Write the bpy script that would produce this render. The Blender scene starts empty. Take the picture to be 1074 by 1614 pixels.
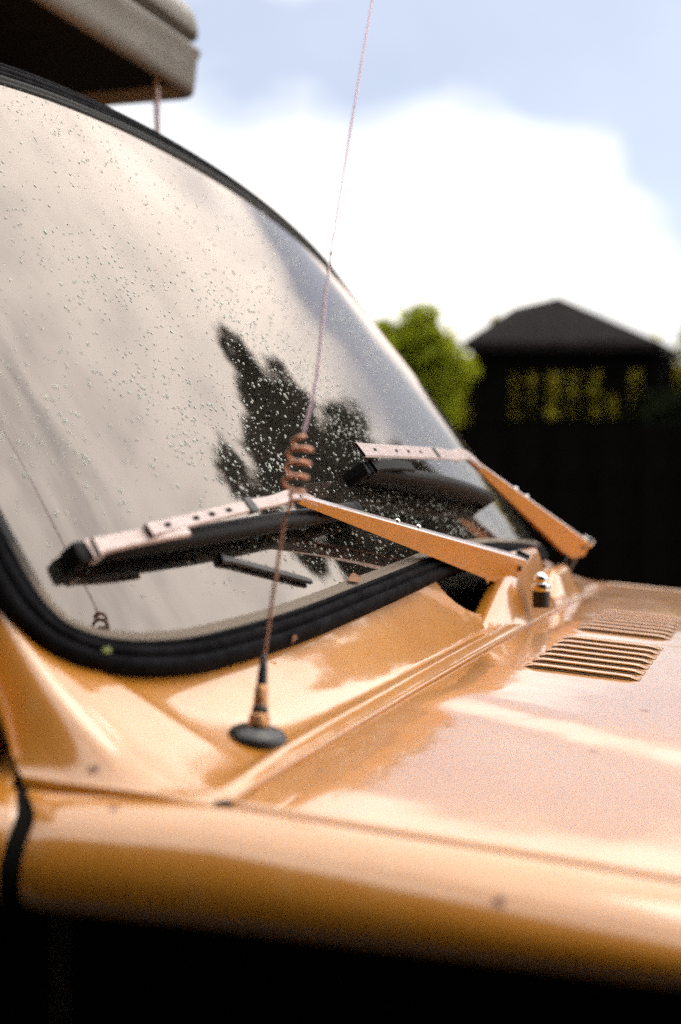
import bpy, bmesh, math, random
from mathutils import Vector, Matrix, noise

R = math.radians
random.seed(7)
scene = bpy.context.scene
COL = scene.collection

# ------------------------------------------------------------------ camera
cam_data = bpy.data.cameras.new('camera')
cam = bpy.data.objects.new('camera', cam_data)
COL.objects.link(cam)
cam.location = (0, 0, 1.42)
cam.rotation_euler = (R(90 - 1.46), 0, R(17.9))
cam_data.sensor_fit = 'VERTICAL'
cam_data.sensor_height = 36.0
cam_data.lens = 49.9
cam_data.clip_start = 0.02
cam_data.clip_end = 3000
cam_data.dof.use_dof = True
cam_data.dof.focus_distance = 1.24
cam_data.dof.aperture_fstop = 3.7
cam_data.dof.aperture_blades = 0
scene.camera = cam

# ------------------------------------------------------------------ sky
SUN_EL, SUN_AZ = 68.0, 42.0          # sun behind thin cloud, beyond the van; azimuth from +Y towards +X
world = bpy.data.worlds.new('World')
scene.world = world
world.use_nodes = True
wn, wl = world.node_tree.nodes, world.node_tree.links
wn.clear()


def wnode(t, **kw):
    n = wn.new(t)
    for k, v in kw.items():
        setattr(n, k, v)
    return n


def wmath(op, a, b=None, c=None):
    n = wnode('ShaderNodeMath', operation=op)
    for i, s in enumerate((a, b, c)):
        if s is None:
            continue
        if hasattr(s, 'links'):
            wl.new(s, n.inputs[i])
        else:
            n.inputs[i].default_value = s
    return n.outputs[0]


sky = wnode('ShaderNodeTexSky', sky_type='NISHITA')
sky.sun_disc = False
sky.sun_elevation = R(SUN_EL)
sky.sun_rotation = R(SUN_AZ)
sky.air_density = 1.0
sky.dust_density = 1.5
tc = wnode('ShaderNodeTexCoord')
vdir = tc.outputs['Generated']
# large drifts of cloud
ns = wnode('ShaderNodeTexNoise')
ns.inputs['Scale'].default_value = 2.4
ns.inputs['Detail'].default_value = 4.0
ns.inputs['Roughness'].default_value = 0.5
mp = wnode('ShaderNodeMapping')
mp.inputs['Location'].default_value = (0.35, 0.2, 0.4)
mp.inputs['Scale'].default_value = (1.0, 1.0, 1.6)
wl.new(vdir, mp.inputs[0])
wl.new(mp.outputs[0], ns.inputs['Vector'])
# the big cumulus bank low over the gardens
def lobe(d, inner, outer):
    dp = wnode('ShaderNodeVectorMath', operation='DOT_PRODUCT')
    nv = wnode('ShaderNodeVectorMath', operation='NORMALIZE')
    wl.new(vdir, nv.inputs[0])
    wl.new(nv.outputs[0], dp.inputs[0])
    v = Vector(d).normalized()
    dp.inputs[1].default_value = v
    mr = wnode('ShaderNodeMapRange', interpolation_type='SMOOTHSTEP')
    wl.new(dp.outputs['Value'], mr.inputs[0])
    mr.inputs[1].default_value = math.cos(R(outer))
    mr.inputs[2].default_value = math.cos(R(inner))
    return mr.outputs[0]


bank = wmath('MAXIMUM', lobe((-0.30, 0.94, 0.12), 0, 16), lobe((-0.42, 0.90, 0.12), 0, 15))
gap = wmath('MAXIMUM', lobe((-0.37, 0.88, 0.32), 1, 9), lobe((-0.16, 0.93, 0.325), 2, 10))
gap = wmath('MAXIMUM', gap, lobe((-0.27, 0.91, 0.325), 1, 9))
gap = wmath('MAXIMUM', gap, wmath('MULTIPLY', lobe((-0.02, 0.99, 0.13), 1, 7), 0.8))
sepd = wnode('ShaderNodeSeparateXYZ')
wl.new(vdir, sepd.inputs[0])
band = wnode('ShaderNodeMapRange', interpolation_type='SMOOTHSTEP')      # the blue lies in a strip between two decks of cloud
wl.new(sepd.outputs[2], band.inputs[0])
band.inputs[1].default_value = 0.30
band.inputs[2].default_value = 0.375
band.inputs[3].default_value = 1.0
band.inputs[4].default_value = 0.0
gap = wmath('MAXIMUM', gap, wmath('MULTIPLY', lobe((-0.035, 0.97, 0.19), 0, 11), 0.75))
gap = wmath('MULTIPLY', gap, band.outputs[0])
veil = wnode('ShaderNodeMapRange', interpolation_type='SMOOTHSTEP')
wl.new(ns.outputs['Fac'], veil.inputs[0])
veil.inputs[1].default_value = 0.12
veil.inputs[2].default_value = 0.50
mask = wmath('ADD', veil.outputs[0], wmath('MULTIPLY', bank, 0.6))
fine = wnode('ShaderNodeTexNoise')
fine.inputs['Scale'].default_value = 9.0
fine.inputs['Detail'].default_value = 6.0
fine.inputs['Roughness'].default_value = 0.55
wl.new(mp.outputs[0], fine.inputs['Vector'])
wisp = wmath('MULTIPLY_ADD', fine.outputs['Fac'], 0.55, -0.275)
mask = wmath('SUBTRACT', wmath('MINIMUM', mask, 1.25), wmath('MULTIPLY', gap, 1.15))
mask = wmath('ADD', mask, wisp)
mask = wmath('MINIMUM', wmath('MAXIMUM', mask, 0.16), 1.0)
mask.node.use_clamp = True
# Nishita gives the blue and the brightening towards the sun
skymul = wnode('ShaderNodeMix', data_type='RGBA', blend_type='MULTIPLY')
skymul.inputs[0].default_value = 1.0
wl.new(sky.outputs[0], skymul.inputs[6])
skymul.inputs[7].default_value = (1.5, 1.42, 1.42, 1)
sw = lobe((math.sin(R(SUN_AZ)) * math.cos(R(SUN_EL)), math.cos(R(SUN_AZ)) * math.cos(R(SUN_EL)), math.sin(R(SUN_EL))), 0, 110)
lum = wmath('MULTIPLY_ADD', sw, 28.0, 4.0)       # clouds are brightest on the sun's side
cloudc = wnode('ShaderNodeMix', data_type='RGBA', blend_type='MULTIPLY')
cloudc.inputs[0].default_value = 1.0
cloudc.inputs[6].default_value = (1.0, 0.955, 0.90, 1)
lum = wmath('MULTIPLY', lum, wmath('MULTIPLY_ADD', fine.outputs['Fac'], 0.5, 0.75))
wl.new(lum, cloudc.inputs[7])
mixc = wnode('ShaderNodeMix', data_type='RGBA')
wl.new(mask, mixc.inputs[0])
wl.new(skymul.outputs[2], mixc.inputs[6])
wl.new(cloudc.outputs[2], mixc.inputs[7])
bg = wnode('ShaderNodeBackground')
bg.inputs['Strength'].default_value = 0.10
wl.new(mixc.outputs[2], bg.inputs[0])
wo = wnode('ShaderNodeOutputWorld')
wl.new(bg.outputs[0], wo.inputs[0])

sun_d = bpy.data.lights.new('sun', 'SUN')
sun_d.energy = 1.0
sun_d.angle = R(30)
sun_d.color = (1.0, 0.93, 0.82)
sun = bpy.data.objects.new('sun', sun_d)
COL.objects.link(sun)
sdir = Vector((math.sin(R(SUN_AZ)) * math.cos(R(SUN_EL)), math.cos(R(SUN_AZ)) * math.cos(R(SUN_EL)), math.sin(R(SUN_EL))))
sun.rotation_euler = sdir.to_track_quat('Z', 'Y').to_euler()
sun.location = (0, 0, 30)

vs = scene.view_settings
scene.display_settings.display_device = 'sRGB'
vs.view_transform = 'Standard'
vs.look = 'None'
vs.exposure = 0.0
vs.gamma = 1.0
vs.use_curve_mapping = False
scene.cycles.use_denoising = False        # the photograph is grainy; keep the sampling grain
scene.cycles.use_adaptive_sampling = True
scene.cycles.adaptive_threshold = 0.045
scene.cycles.adaptive_min_samples = 24
scene.cycles.max_bounces = 6
scene.cycles.diffuse_bounces = 3
scene.cycles.glossy_bounces = 4
scene.cycles.transmission_bounces = 5
scene.cycles.transparent_max_bounces = 16

# ------------------------------------------------------------------ materials
def mat(name, col, rough=0.5, metal=0.0, coat=0.0, coat_rough=0.03, spec=0.5, var=0.0, scale=20.0, bump=0.0,
        bump_scale=80.0, trans=0.0):
    m = bpy.data.materials.new(name)
    m.use_nodes = True
    nt = m.node_tree
    p = nt.nodes['Principled BSDF']
    p.inputs['Base Color'].default_value = (*col, 1)
    p.inputs['Roughness'].default_value = rough
    p.inputs['Metallic'].default_value = metal
    p.inputs['Coat Weight'].default_value = coat
    p.inputs['Coat Roughness'].default_value = coat_rough
    p.inputs['Specular IOR Level'].default_value = spec
    tcn = nt.nodes.new('ShaderNodeTexCoord')
    if var:
        n = nt.nodes.new('ShaderNodeTexNoise')
        n.inputs['Scale'].default_value = scale
        n.inputs['Detail'].default_value = 6
        nt.links.new(tcn.outputs['Object'], n.inputs['Vector'])
        r = nt.nodes.new('ShaderNodeValToRGB')
        r.color_ramp.elements[0].position = 0.3
        r.color_ramp.elements[1].position = 0.7
        r.color_ramp.elements[0].color = (*[c * (1 - var) for c in col], 1)
        r.color_ramp.elements[1].color = (*[min(1, c * (1 + var)) for c in col], 1)
        nt.links.new(n.outputs['Fac'], r.inputs[0])
        nt.links.new(r.outputs[0], p.inputs['Base Color'])
    if bump:
        n2 = nt.nodes.new('ShaderNodeTexNoise')
        n2.inputs['Scale'].default_value = bump_scale
        n2.inputs['Detail'].default_value = 4
        nt.links.new(tcn.outputs['Object'], n2.inputs['Vector'])
        b = nt.nodes.new('ShaderNodeBump')
        b.inputs['Strength'].default_value = bump
        b.inputs['Distance'].default_value = 0.01
        nt.links.new(n2.outputs['Fac'], b.inputs['Height'])
        nt.links.new(b.outputs[0], p.inputs['Normal'])
    return m


def paint_material():
    """mustard-orange coach paint, glossy, with a film of dust, faint stains and a few rust chips"""
    m = mat('orange_paint', (0.50, 0.215, 0.05), rough=0.38, coat=1.0, coat_rough=0.06)
    nt = m.node_tree
    L = nt.links
    p = nt.nodes['Principled BSDF']
    p.inputs['Coat IOR'].default_value = 1.7
    g = nt.nodes.new('ShaderNodeNewGeometry')
    pos = g.outputs['Position']
    n = nt.nodes.new('ShaderNodeTexNoise')
    n.inputs['Scale'].default_value = 7
    n.inputs['Detail'].default_value = 7
    L.new(pos, n.inputs['Vector'])
    r = nt.nodes.new('ShaderNodeValToRGB')
    r.color_ramp.elements[0].position = 0.30
    r.color_ramp.elements[0].color = (0.44, 0.160, 0.010, 1)
    r.color_ramp.elements[1].position = 0.72
    r.color_ramp.elements[1].color = (0.52, 0.210, 0.022, 1)
    L.new(n.outputs['Fac'], r.inputs[0])
    last = r.outputs[0]
    # rust chips with a shape of their own, where the photo shows them
    chips = [((-0.371, 0.703, 1.257), 0.0026), ((-0.343, 0.672, 1.244), 0.0020), ((-0.133, 0.653, 1.220), 0.0026),
             ((-0.126, 0.926, 1.240), 0.0026), ((-0.108, 1.066, 1.246), 0.0026), ((-0.264, 0.778, 1.248), 0.0020)]
    bare = None
    for c, rad in chips:
        d = nt.nodes.new('ShaderNodeVectorMath')
        d.operation = 'DISTANCE'
        nz = nt.nodes.new('ShaderNodeVectorMath')
        nz.operation = 'MULTIPLY_ADD'
        tn = nt.nodes.new('ShaderNodeTexNoise')
        tn.inputs['Scale'].default_value = 300
        L.new(pos, tn.inputs['Vector'])
        L.new(tn.outputs['Color'], nz.inputs[0])
        nz.inputs[1].default_value = (0.004, 0.004, 0.004)
        L.new(pos, nz.inputs[2])
        L.new(nz.outputs[0], d.inputs[0])
        d.inputs[1].default_value = [q + 0.002 for q in c]
        mr = nt.nodes.new('ShaderNodeMapRange')
        mr.inputs[1].default_value = rad
        mr.inputs[2].default_value = rad * 1.7
        mr.inputs[3].default_value = 0.85
        mr.inputs[4].default_value = 0.0
        L.new(d.outputs['Value'], mr.inputs[0])
        mx = nt.nodes.new('ShaderNodeMix')
        mx.data_type = 'RGBA'
        L.new(mr.outputs[0], mx.inputs[0])
        L.new(last, mx.inputs[6])
        mx.inputs[7].default_value = (0.13, 0.035, 0.012, 1)
        last = mx.outputs[2]
        if bare is None:
            bare = mr.outputs[0]
        else:
            ad = nt.nodes.new('ShaderNodeMath')
            ad.operation = 'ADD'
            L.new(bare, ad.inputs[0])
            L.new(mr.outputs[0], ad.inputs[1])
            bare = ad.outputs[0]
    inv = nt.nodes.new('ShaderNodeMath')          # no clear coat left on the chips
    inv.operation = 'SUBTRACT'
    inv.use_clamp = True
    inv.inputs[0].default_value = 1.0
    L.new(bare, inv.inputs[1])
    L.new(inv.outputs[0], p.inputs['Coat Weight'])
    # fine specks of road dirt and dried water marks
    for sc_, lo, hi, tint, amt in ((420, 0.66, 0.74, (0.16, 0.07, 0.02, 1), 0.55), (38, 0.60, 0.70, (0.50, 0.27, 0.09, 1), 0.30)):
        tn = nt.nodes.new('ShaderNodeTexNoise')
        tn.inputs['Scale'].default_value = sc_
        tn.inputs['Detail'].default_value = 3
        L.new(pos, tn.inputs['Vector'])
        mr = nt.nodes.new('ShaderNodeMapRange')
        mr.inputs[1].default_value = lo
        mr.inputs[2].default_value = hi
        mr.inputs[3].default_value = 0.0
        mr.inputs[4].default_value = amt
        L.new(tn.outputs['Fac'], mr.inputs[0])
        mx = nt.nodes.new('ShaderNodeMix')
        mx.data_type = 'RGBA'
        L.new(mr.outputs[0], mx.inputs[0])
        L.new(last, mx.inputs[6])
        mx.inputs[7].default_value = tint
        last = mx.outputs[2]
    L.new(last, p.inputs['Base Color'])
    # dust roughens the clear coat unevenly
    n2 = nt.nodes.new('ShaderNodeTexNoise')
    n2.inputs['Scale'].default_value = 26
    n2.inputs['Detail'].default_value = 8
    L.new(pos, n2.inputs['Vector'])
    mr = nt.nodes.new('ShaderNodeMapRange')
    mr.inputs[1].default_value = 0.35
    mr.inputs[2].default_value = 0.7
    mr.inputs[3].default_value = 0.04
    mr.inputs[4].default_value = 0.11
    L.new(n2.outputs['Fac'], mr.inputs[0])
    L.new(mr.outputs[0], p.inputs['Coat Roughness'])
    n3 = nt.nodes.new('ShaderNodeTexNoise')
    n3.inputs['Scale'].default_value = 9
    n3.inputs['Detail'].default_value = 2
    L.new(pos, n3.inputs['Vector'])
    b = nt.nodes.new('ShaderNodeBump')
    b.inputs['Strength'].default_value = 0.10
    b.inputs['Distance'].default_value = 0.012
    L.new(n3.outputs['Fac'], b.inputs['Height'])
    L.new(b.outputs[0], p.inputs['Normal'])
    L.new(b.outputs[0], p.inputs['Coat Normal'])
    return m


def glass_material():
    """laminated windscreen: clear, reflecting, with a thin uneven film of road dust"""
    m = bpy.data.materials.new('windscreen_glass')
    m.use_nodes = True
    nt = m.node_tree
    nt.nodes.clear()
    L = nt.links
    out = nt.nodes.new('ShaderNodeOutputMaterial')
    tr = nt.nodes.new('ShaderNodeBsdfTransparent')
    tr.inputs[0].default_value = (0.62, 0.66, 0.62, 1)
    gl = nt.nodes.new('ShaderNodeBsdfGlossy')
    gl.inputs['Roughness'].default_value = 0.03
    gl.inputs[0].default_value = (1.0, 0.895, 0.825, 1)
    fr = nt.nodes.new('ShaderNodeFresnel')
    fr.inputs[0].default_value = 2.25
    mx = nt.nodes.new('ShaderNodeMixShader')
    L.new(fr.outputs[0], mx.inputs[0])
    L.new(tr.outputs[0], mx.inputs[1])
    L.new(gl.outputs[0], mx.inputs[2])
    df = nt.nodes.new('ShaderNodeBsdfDiffuse')
    df.inputs[0].default_value = (0.55, 0.47, 0.40, 1)
    g = nt.nodes.new('ShaderNodeNewGeometry')
    n = nt.nodes.new('ShaderNodeTexNoise')
    n.inputs['Scale'].default_value = 6
    n.inputs['Detail'].default_value = 8
    L.new(g.outputs['Position'], n.inputs['Vector'])
    mr = nt.nodes.new('ShaderNodeMapRange')
    mr.inputs[1].default_value = 0.3
    mr.inputs[2].default_value = 0.75
    mr.inputs[3].default_value = 0.012
    mr.inputs[4].default_value = 0.045
    L.new(n.outputs['Fac'], mr.inputs[0])
    mx2 = nt.nodes.new('ShaderNodeMixShader')
    L.new(mr.outputs[0], mx2.inputs[0])
    L.new(mx.outputs[0], mx2.inputs[1])
    L.new(df.outputs[0], mx2.inputs[2])
    L.new(mx2.outputs[0], out.inputs[0])
    return m


def leaf_material(name, col, tcol, tw=0.5):
    m = bpy.data.materials.new(name)
    m.use_nodes = True
    nt = m.node_tree
    nt.nodes.clear()
    L = nt.links
    out = nt.nodes.new('ShaderNodeOutputMaterial')
    d = nt.nodes.new('ShaderNodeBsdfDiffuse')
    t = nt.nodes.new('ShaderNodeBsdfTranslucent')
    g = nt.nodes.new('ShaderNodeNewGeometry')
    for node, c in ((d, col), (t, tcol)):
        r = nt.nodes.new('ShaderNodeValToRGB')
        r.color_ramp.elements[0].color = (*[q * 0.65 for q in c], 1)
        r.color_ramp.elements[1].color = (*[min(1, q * 1.4) for q in c], 1)
        L.new(g.outputs['Random Per Island'], r.inputs[0])
        L.new(r.outputs[0], node.inputs[0])
    mx = nt.nodes.new('ShaderNodeMixShader')
    mx.inputs[0].default_value = tw
    L.new(d.outputs[0], mx.inputs[1])
    L.new(t.outputs[0], mx.inputs[2])
    L.new(mx.outputs[0], out.inputs[0])
    return m


M = dict(
    paint=paint_material(),
    glass=glass_material(),
    rubber=mat('seal_rubber', (0.009, 0.009, 0.011), rough=0.8, var=0.5, scale=60, bump=0.04, bump_scale=200, spec=0.03),
    dirtlip=mat('dusty_glazing_strip', (0.20, 0.165, 0.135), rough=0.75, var=0.35, scale=90, bump=0.3, bump_scale=400),
    blackplastic=mat('black_plastic', (0.012, 0.012, 0.014), rough=0.38, var=0.3, scale=60),
    bladerubber=mat('blade_rubber', (0.006, 0.006, 0.007), rough=0.6, var=0.3, scale=60, spec=0.15),
    armreflect=mat('orange_arm_reflection', (0.55, 0.22, 0.008), rough=0.35, var=0.08, scale=60, spec=0.5),
    sideshade=mat('black_side_shade', (0.006, 0.0055, 0.005), rough=0.8, var=0.3, scale=40, spec=0.1),  # shade under the wing shoulder put into a black base colour
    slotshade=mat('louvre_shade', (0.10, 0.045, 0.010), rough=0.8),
    whip=mat('mauve_whip_steel', (0.46, 0.34, 0.40), rough=0.35, metal=0.6),
    void=mat('unlit_black', (0.004, 0.004, 0.004), rough=0.9, spec=0.1),  # black standing in for shade in gaps, the spindle well and under the roof
    steel=mat('dull_wiper_steel', (0.62, 0.54, 0.53), rough=0.26, metal=0.9, var=0.12, scale=150, bump=0.05, bump_scale=250),
    steelpaint=mat('grey_painted_steel', (0.46, 0.37, 0.355), rough=0.42, metal=0.35, var=0.15, scale=120),
    chrome=mat('chrome', (0.8, 0.8, 0.8), rough=0.12, metal=1.0),
    brass=mat('rusty_brass', (0.40, 0.20, 0.09), rough=0.35, metal=0.8, var=0.4, scale=250, bump=0.2, bump_scale=500),
    copper=mat('coppery_steel', (0.42, 0.22, 0.15), rough=0.3, metal=0.85, var=0.25, scale=200),
    cream=mat('cream_fibreglass', (0.12, 0.102, 0.080), rough=0.5, var=0.12, scale=10, bump=0.15, bump_scale=30, coat=0.15),
    dash=mat('dash_vinyl', (0.15, 0.125, 0.105), rough=0.6, var=0.2, scale=30, bump=0.2, bump_scale=300),
    cloth=mat('dark_seat_cloth', (0.03, 0.027, 0.025), rough=0.9, var=0.3),
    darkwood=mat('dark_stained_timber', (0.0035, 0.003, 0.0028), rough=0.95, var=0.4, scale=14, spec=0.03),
    roofing=mat('brown_shingle', (0.014, 0.012, 0.012), rough=0.95, var=0.4, scale=6, spec=0.05),
    bark=mat('bark', (0.05, 0.038, 0.028), rough=0.9, var=0.4, scale=25, bump=0.6, bump_scale=30),
    asphalt=mat('asphalt', (0.022, 0.021, 0.021), rough=0.8, var=0.3, scale=40, bump=0.4, bump_scale=120),
    tyre=mat('tyre_rubber', (0.02, 0.02, 0.02), rough=0.8),
    lime=leaf_material('lime_leaves', (0.19, 0.22, 0.020), (0.42, 0.46, 0.025), 0.5),
    yellowgreen=leaf_material('yellow_green_leaves', (0.13, 0.12, 0.016), (0.50, 0.44, 0.05), 0.65),
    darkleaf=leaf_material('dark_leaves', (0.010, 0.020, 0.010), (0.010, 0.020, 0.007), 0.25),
    hedge=leaf_material('hedge_leaves', (0.010, 0.014, 0.007), (0.006, 0.009, 0.003), 0.2),
    moss=mat('moss', (0.16, 0.19, 0.06), rough=0.95, var=0.4, scale=300),
    deadleaf=mat('dead_leaf', (0.24, 0.11, 0.05), rough=0.8, var=0.4, scale=200),
)


def droplet_material():
    m = bpy.data.materials.new('water_drop')
    m.use_nodes = True
    p = m.node_tree.nodes['Principled BSDF']
    p.inputs['Base Color'].default_value = (0.80, 0.90, 0.84, 1)
    p.inputs['Roughness'].default_value = 0.04
    p.inputs['Transmission Weight'].default_value = 0.58
    p.inputs['IOR'].default_value = 1.33
    return m


M['drop'] = droplet_material()


def strip_material():
    """black glazing strip; silt has settled along its foot"""
    m = mat('silted_glazing_strip', (0.01, 0.01, 0.011), rough=0.6, spec=0.2)
    nt = m.node_tree
    L = nt.links
    g = nt.nodes.new('ShaderNodeNewGeometry')
    sx = nt.nodes.new('ShaderNodeSeparateXYZ')
    L.new(g.outputs['Position'], sx.inputs[0])
    n = nt.nodes.new('ShaderNodeTexNoise')
    n.inputs['Scale'].default_value = 60
    n.inputs['Detail'].default_value = 6
    L.new(g.outputs['Position'], n.inputs['Vector'])
    ma = nt.nodes.new('ShaderNodeMath')
    ma.operation = 'MULTIPLY_ADD'
    L.new(n.outputs['Fac'], ma.inputs[0])
    ma.inputs[1].default_value = 0.04
    L.new(sx.outputs[2], ma.inputs[2])
    mr = nt.nodes.new('ShaderNodeMapRange')
    mr.inputs[1].default_value = 1.365
    mr.inputs[2].default_value = 1.40
    mr.inputs[3].default_value = 1.0
    mr.inputs[4].default_value = 0.0
    L.new(ma.outputs[0], mr.inputs[0])
    mx = nt.nodes.new('ShaderNodeMix')
    mx.data_type = 'RGBA'
    L.new(mr.outputs[0], mx.inputs[0])
    mx.inputs[6].default_value = (0.01, 0.01, 0.011, 1)
    mx.inputs[7].default_value = (0.17, 0.135, 0.105, 1)
    L.new(mx.outputs[2], nt.nodes['Principled BSDF'].inputs['Base Color'])
    return m


M['dirtlip'] = strip_material()

# ------------------------------------------------------------------ helpers
def tag(o, label=None, cat=None, group=None, kind=None):
    if label:
        o['label'] = label
    if cat:
        o['category'] = cat
    if group:
        o['group'] = group
    if kind:
        o['kind'] = kind
    return o


def empty(name, loc=(0, 0, 0)):
    o = bpy.data.objects.new(name, None)
    o.location = loc
    o.empty_display_size = 0.1
    COL.objects.link(o)
    return o


def obj(name, verts, faces, material, parent=None, smooth=True):
    me = bpy.data.meshes.new(name)
    me.from_pydata([tuple(v) for v in verts], [], faces)
    me.materials.append(M[material] if isinstance(material, str) else material)
    if smooth:
        me.polygons.foreach_set('use_smooth', [True] * len(me.polygons))
    me.update()
    return link(name, me, parent)


ROOTPOS = {}


def wpos(o):
    v = Vector((0, 0, 0))
    while o is not None:
        v = v + o.location
        o = o.parent
    return v


def link(name, me, parent):
    """vertices are given in world metres; the object keeps them there under its parent"""
    o = bpy.data.objects.new(name, me)
    COL.objects.link(o)
    if parent is not None:
        o.parent = parent
        o.location = -wpos(parent)
    return o


def bm_obj(name, bm, material, parent=None, smooth=True, bevel=0.0):
    if bevel:
        bmesh.ops.bevel(bm, geom=[e for e in bm.edges if e.calc_face_angle(0) > 0.5], offset=bevel, segments=2, affect='EDGES', profile=0.6)
    bmesh.ops.recalc_face_normals(bm, faces=bm.faces)
    me = bpy.data.meshes.new(name)
    bm.to_mesh(me)
    bm.free()
    me.materials.append(M[material] if isinstance(material, str) else material)
    if smooth:
        me.polygons.foreach_set('use_smooth', [True] * len(me.polygons))
        try:
            me.set_sharp_from_angle(angle=R(35))
        except Exception:
            pass
    return link(name, me, parent)


def add_box(bm, c, size, rot=None):
    m = Matrix.Translation(c)
    if rot is not None:
        m = m @ rot.to_4x4()
    m = m @ Matrix.Diagonal((*size, 1))
    return bmesh.ops.create_cube(bm, size=1.0, matrix=m)


def add_cyl(bm, a, b, r0, r1=None, seg=16):
    a, b = Vector(a), Vector(b)
    r1 = r0 if r1 is None else r1
    q = (b - a).to_track_quat('Z', 'Y').to_matrix().to_4x4()
    bmesh.ops.create_cone(bm, cap_ends=True, segments=seg, radius1=r0, radius2=r1, depth=(b - a).length,
                          matrix=Matrix.Translation((a + b) / 2) @ q)


def catmull(pts, n, closed=False):
    out = []
    P = [Vector(p) for p in pts]
    N = len(P)
    segs = N if closed else N - 1
    for i in range(segs):
        g = (lambda k: P[k % N]) if closed else (lambda k: P[max(0, min(N - 1, k))])
        p0, p1, p2, p3 = g(i - 1), g(i), g(i + 1), g(i + 2)
        for j in range(n):
            t = j / n
            out.append(0.5 * ((2 * p1) + (p2 - p0) * t + (2 * p0 - 5 * p1 + 4 * p2 - p3) * t * t + (3 * p1 - p0 - 3 * p2 + p3) * t ** 3))
    if not closed:
        out.append(P[-1].copy())
    return out


def tube(name, path, radii, material, parent, seg=10):
    """round tube along a 3-D path"""
    P = [Vector(p) for p in path]
    verts, faces = [], []
    up = Vector((0.3, 0.1, 1)).normalized()
    for i, p in enumerate(P):
        t = (P[min(i + 1, len(P) - 1)] - P[max(i - 1, 0)]).normalized()
        a = t.cross(up)
        if a.length < 1e-3:
            a = t.cross(Vector((1, 0, 0)))
        a.normalize()
        b = t.cross(a)
        r = radii[i] if hasattr(radii, '__len__') else radii
        for k in range(seg):
            w = 2 * math.pi * k / seg
            verts.append(p + a * (r * math.cos(w)) + b * (r * math.sin(w)))
    n = len(P)
    for i in range(n - 1):
        for k in range(seg):
            k2 = (k + 1) % seg
            faces.append((i * seg + k, i * seg + k2, (i + 1) * seg + k2, (i + 1) * seg + k))
    faces.append(tuple(range(seg - 1, -1, -1)))
    faces.append(tuple((n - 1) * seg + k for k in range(seg)))
    return obj(name, verts, faces, material, parent)


def grid(name, rows, material, parent, closed=False, smooth=True, flip=False):
    """rows of points -> quad sheet"""
    nr, nc = len(rows), len(rows[0])
    verts = [p for r in rows for p in r]
    faces = []
    for i in range(nr - 1):
        for j in range(nc if closed else nc - 1):
            j2 = (j + 1) % nc
            f = (i * nc + j, i * nc + j2, (i + 1) * nc + j2, (i + 1) * nc + j)
            faces.append(f[::-1] if flip else f)
    return obj(name, verts, faces, material, parent, smooth)


def sstep(a, b, x):
    t = max(0.0, min(1.0, (x - a) / (b - a)))
    return t * t * (3 - 2 * t)


# ------------------------------------------------------------------ ground
GX0, GX1, GY0, GY1 = -400, 400, -300, 900


def ground_z(x, y):
    return 0.75 * sstep(9.6, 13.0, y)


xs = [-400, -120, -40, -20, -10, -5, 0, 5, 10, 20, 40, 120, 400]
ys = [-300, -60, -20, -6, 0, 4, 8, 9.6, 10.4, 11.2, 12, 13, 16, 22, 40, 120, 900]
rows = [[(x, y, ground_z(x, y)) for x in xs] for y in ys]
g = grid('ground', rows, 'asphalt', None)
tag(g, kind='structure')

# ------------------------------------------------------------------ camper van
YC = 1.5
RAKE = R(38)
van = empty('camper_van', (-1.2, YC, 0))
tag(van, 'mustard orange camper van with raindrops on its curved windscreen and a cream raised roof', 'camper van')


def W(dy, s, h=0.0):
    """a point on the windscreen surface: dy from the centre line, s up the slope, h proud of the glass"""
    x = -0.305 - 0.078 * (abs(dy) / 0.75) ** 2.6
    dx = -0.078 * 2.6 * (abs(dy) / 0.75) ** 1.6 / 0.75 * (1 if dy > 0 else -1)
    if abs(dy) > 0.62:
        x -= (abs(dy) - 0.62) ** 2
        dx -= 2.0 * (abs(dy) - 0.62) * (1 if dy > 0 else -1)
    bow = 0.012 * (1 - ((s - 0.33) / 0.33) ** 2)
    dbow = -0.012 * 2 * (s - 0.33) / 0.33 ** 2
    p = Vector((x - s * math.sin(RAKE), YC + dy, 1.30 + s * math.cos(RAKE)))
    n0 = Vector((math.cos(RAKE), 0, math.sin(RAKE)))
    p += n0 * (bow - 0.010)
    ty = Vector((dx, 1, 0))
    tz = Vector((-math.sin(RAKE), 0, math.cos(RAKE))) + n0 * dbow
    n = ty.cross(tz).normalized()
    if n.x < 0:
        n = -n
    return p + n * h


HALF = [(0, .037), (.151, .033), (.361, .020), (.498, .009), (.595, .003), (.666, .001), (.718, .008), (.747, .024), (.760, .046),
        (.763, .08), (.757, .16), (.745, .28), (.728, .40), (.708, .49), (.688, .54), (.650, .575), (.59, .598), (.50, .618),
        (.35, .643), (.20, .660), (0, .670)]
LOOP = [Vector((a, b, 0)) for a, b in HALF] + [Vector((-a, b, 0)) for a, b in reversed(HALF[1:-1])]
LOOP = catmull(LOOP, 7, closed=True)      # runs anticlockwise seen from the front
NL = len(LOOP)


def loop_off(o):
    """outline moved inward by o"""
    res = []
    for i, p in enumerate(LOOP):
        t = (LOOP[(i + 1) % NL] - LOOP[i - 1]).normalized()
        inn = Vector((-t.y, t.x, 0))
        res.append(p + inn * o)
    return res


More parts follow.
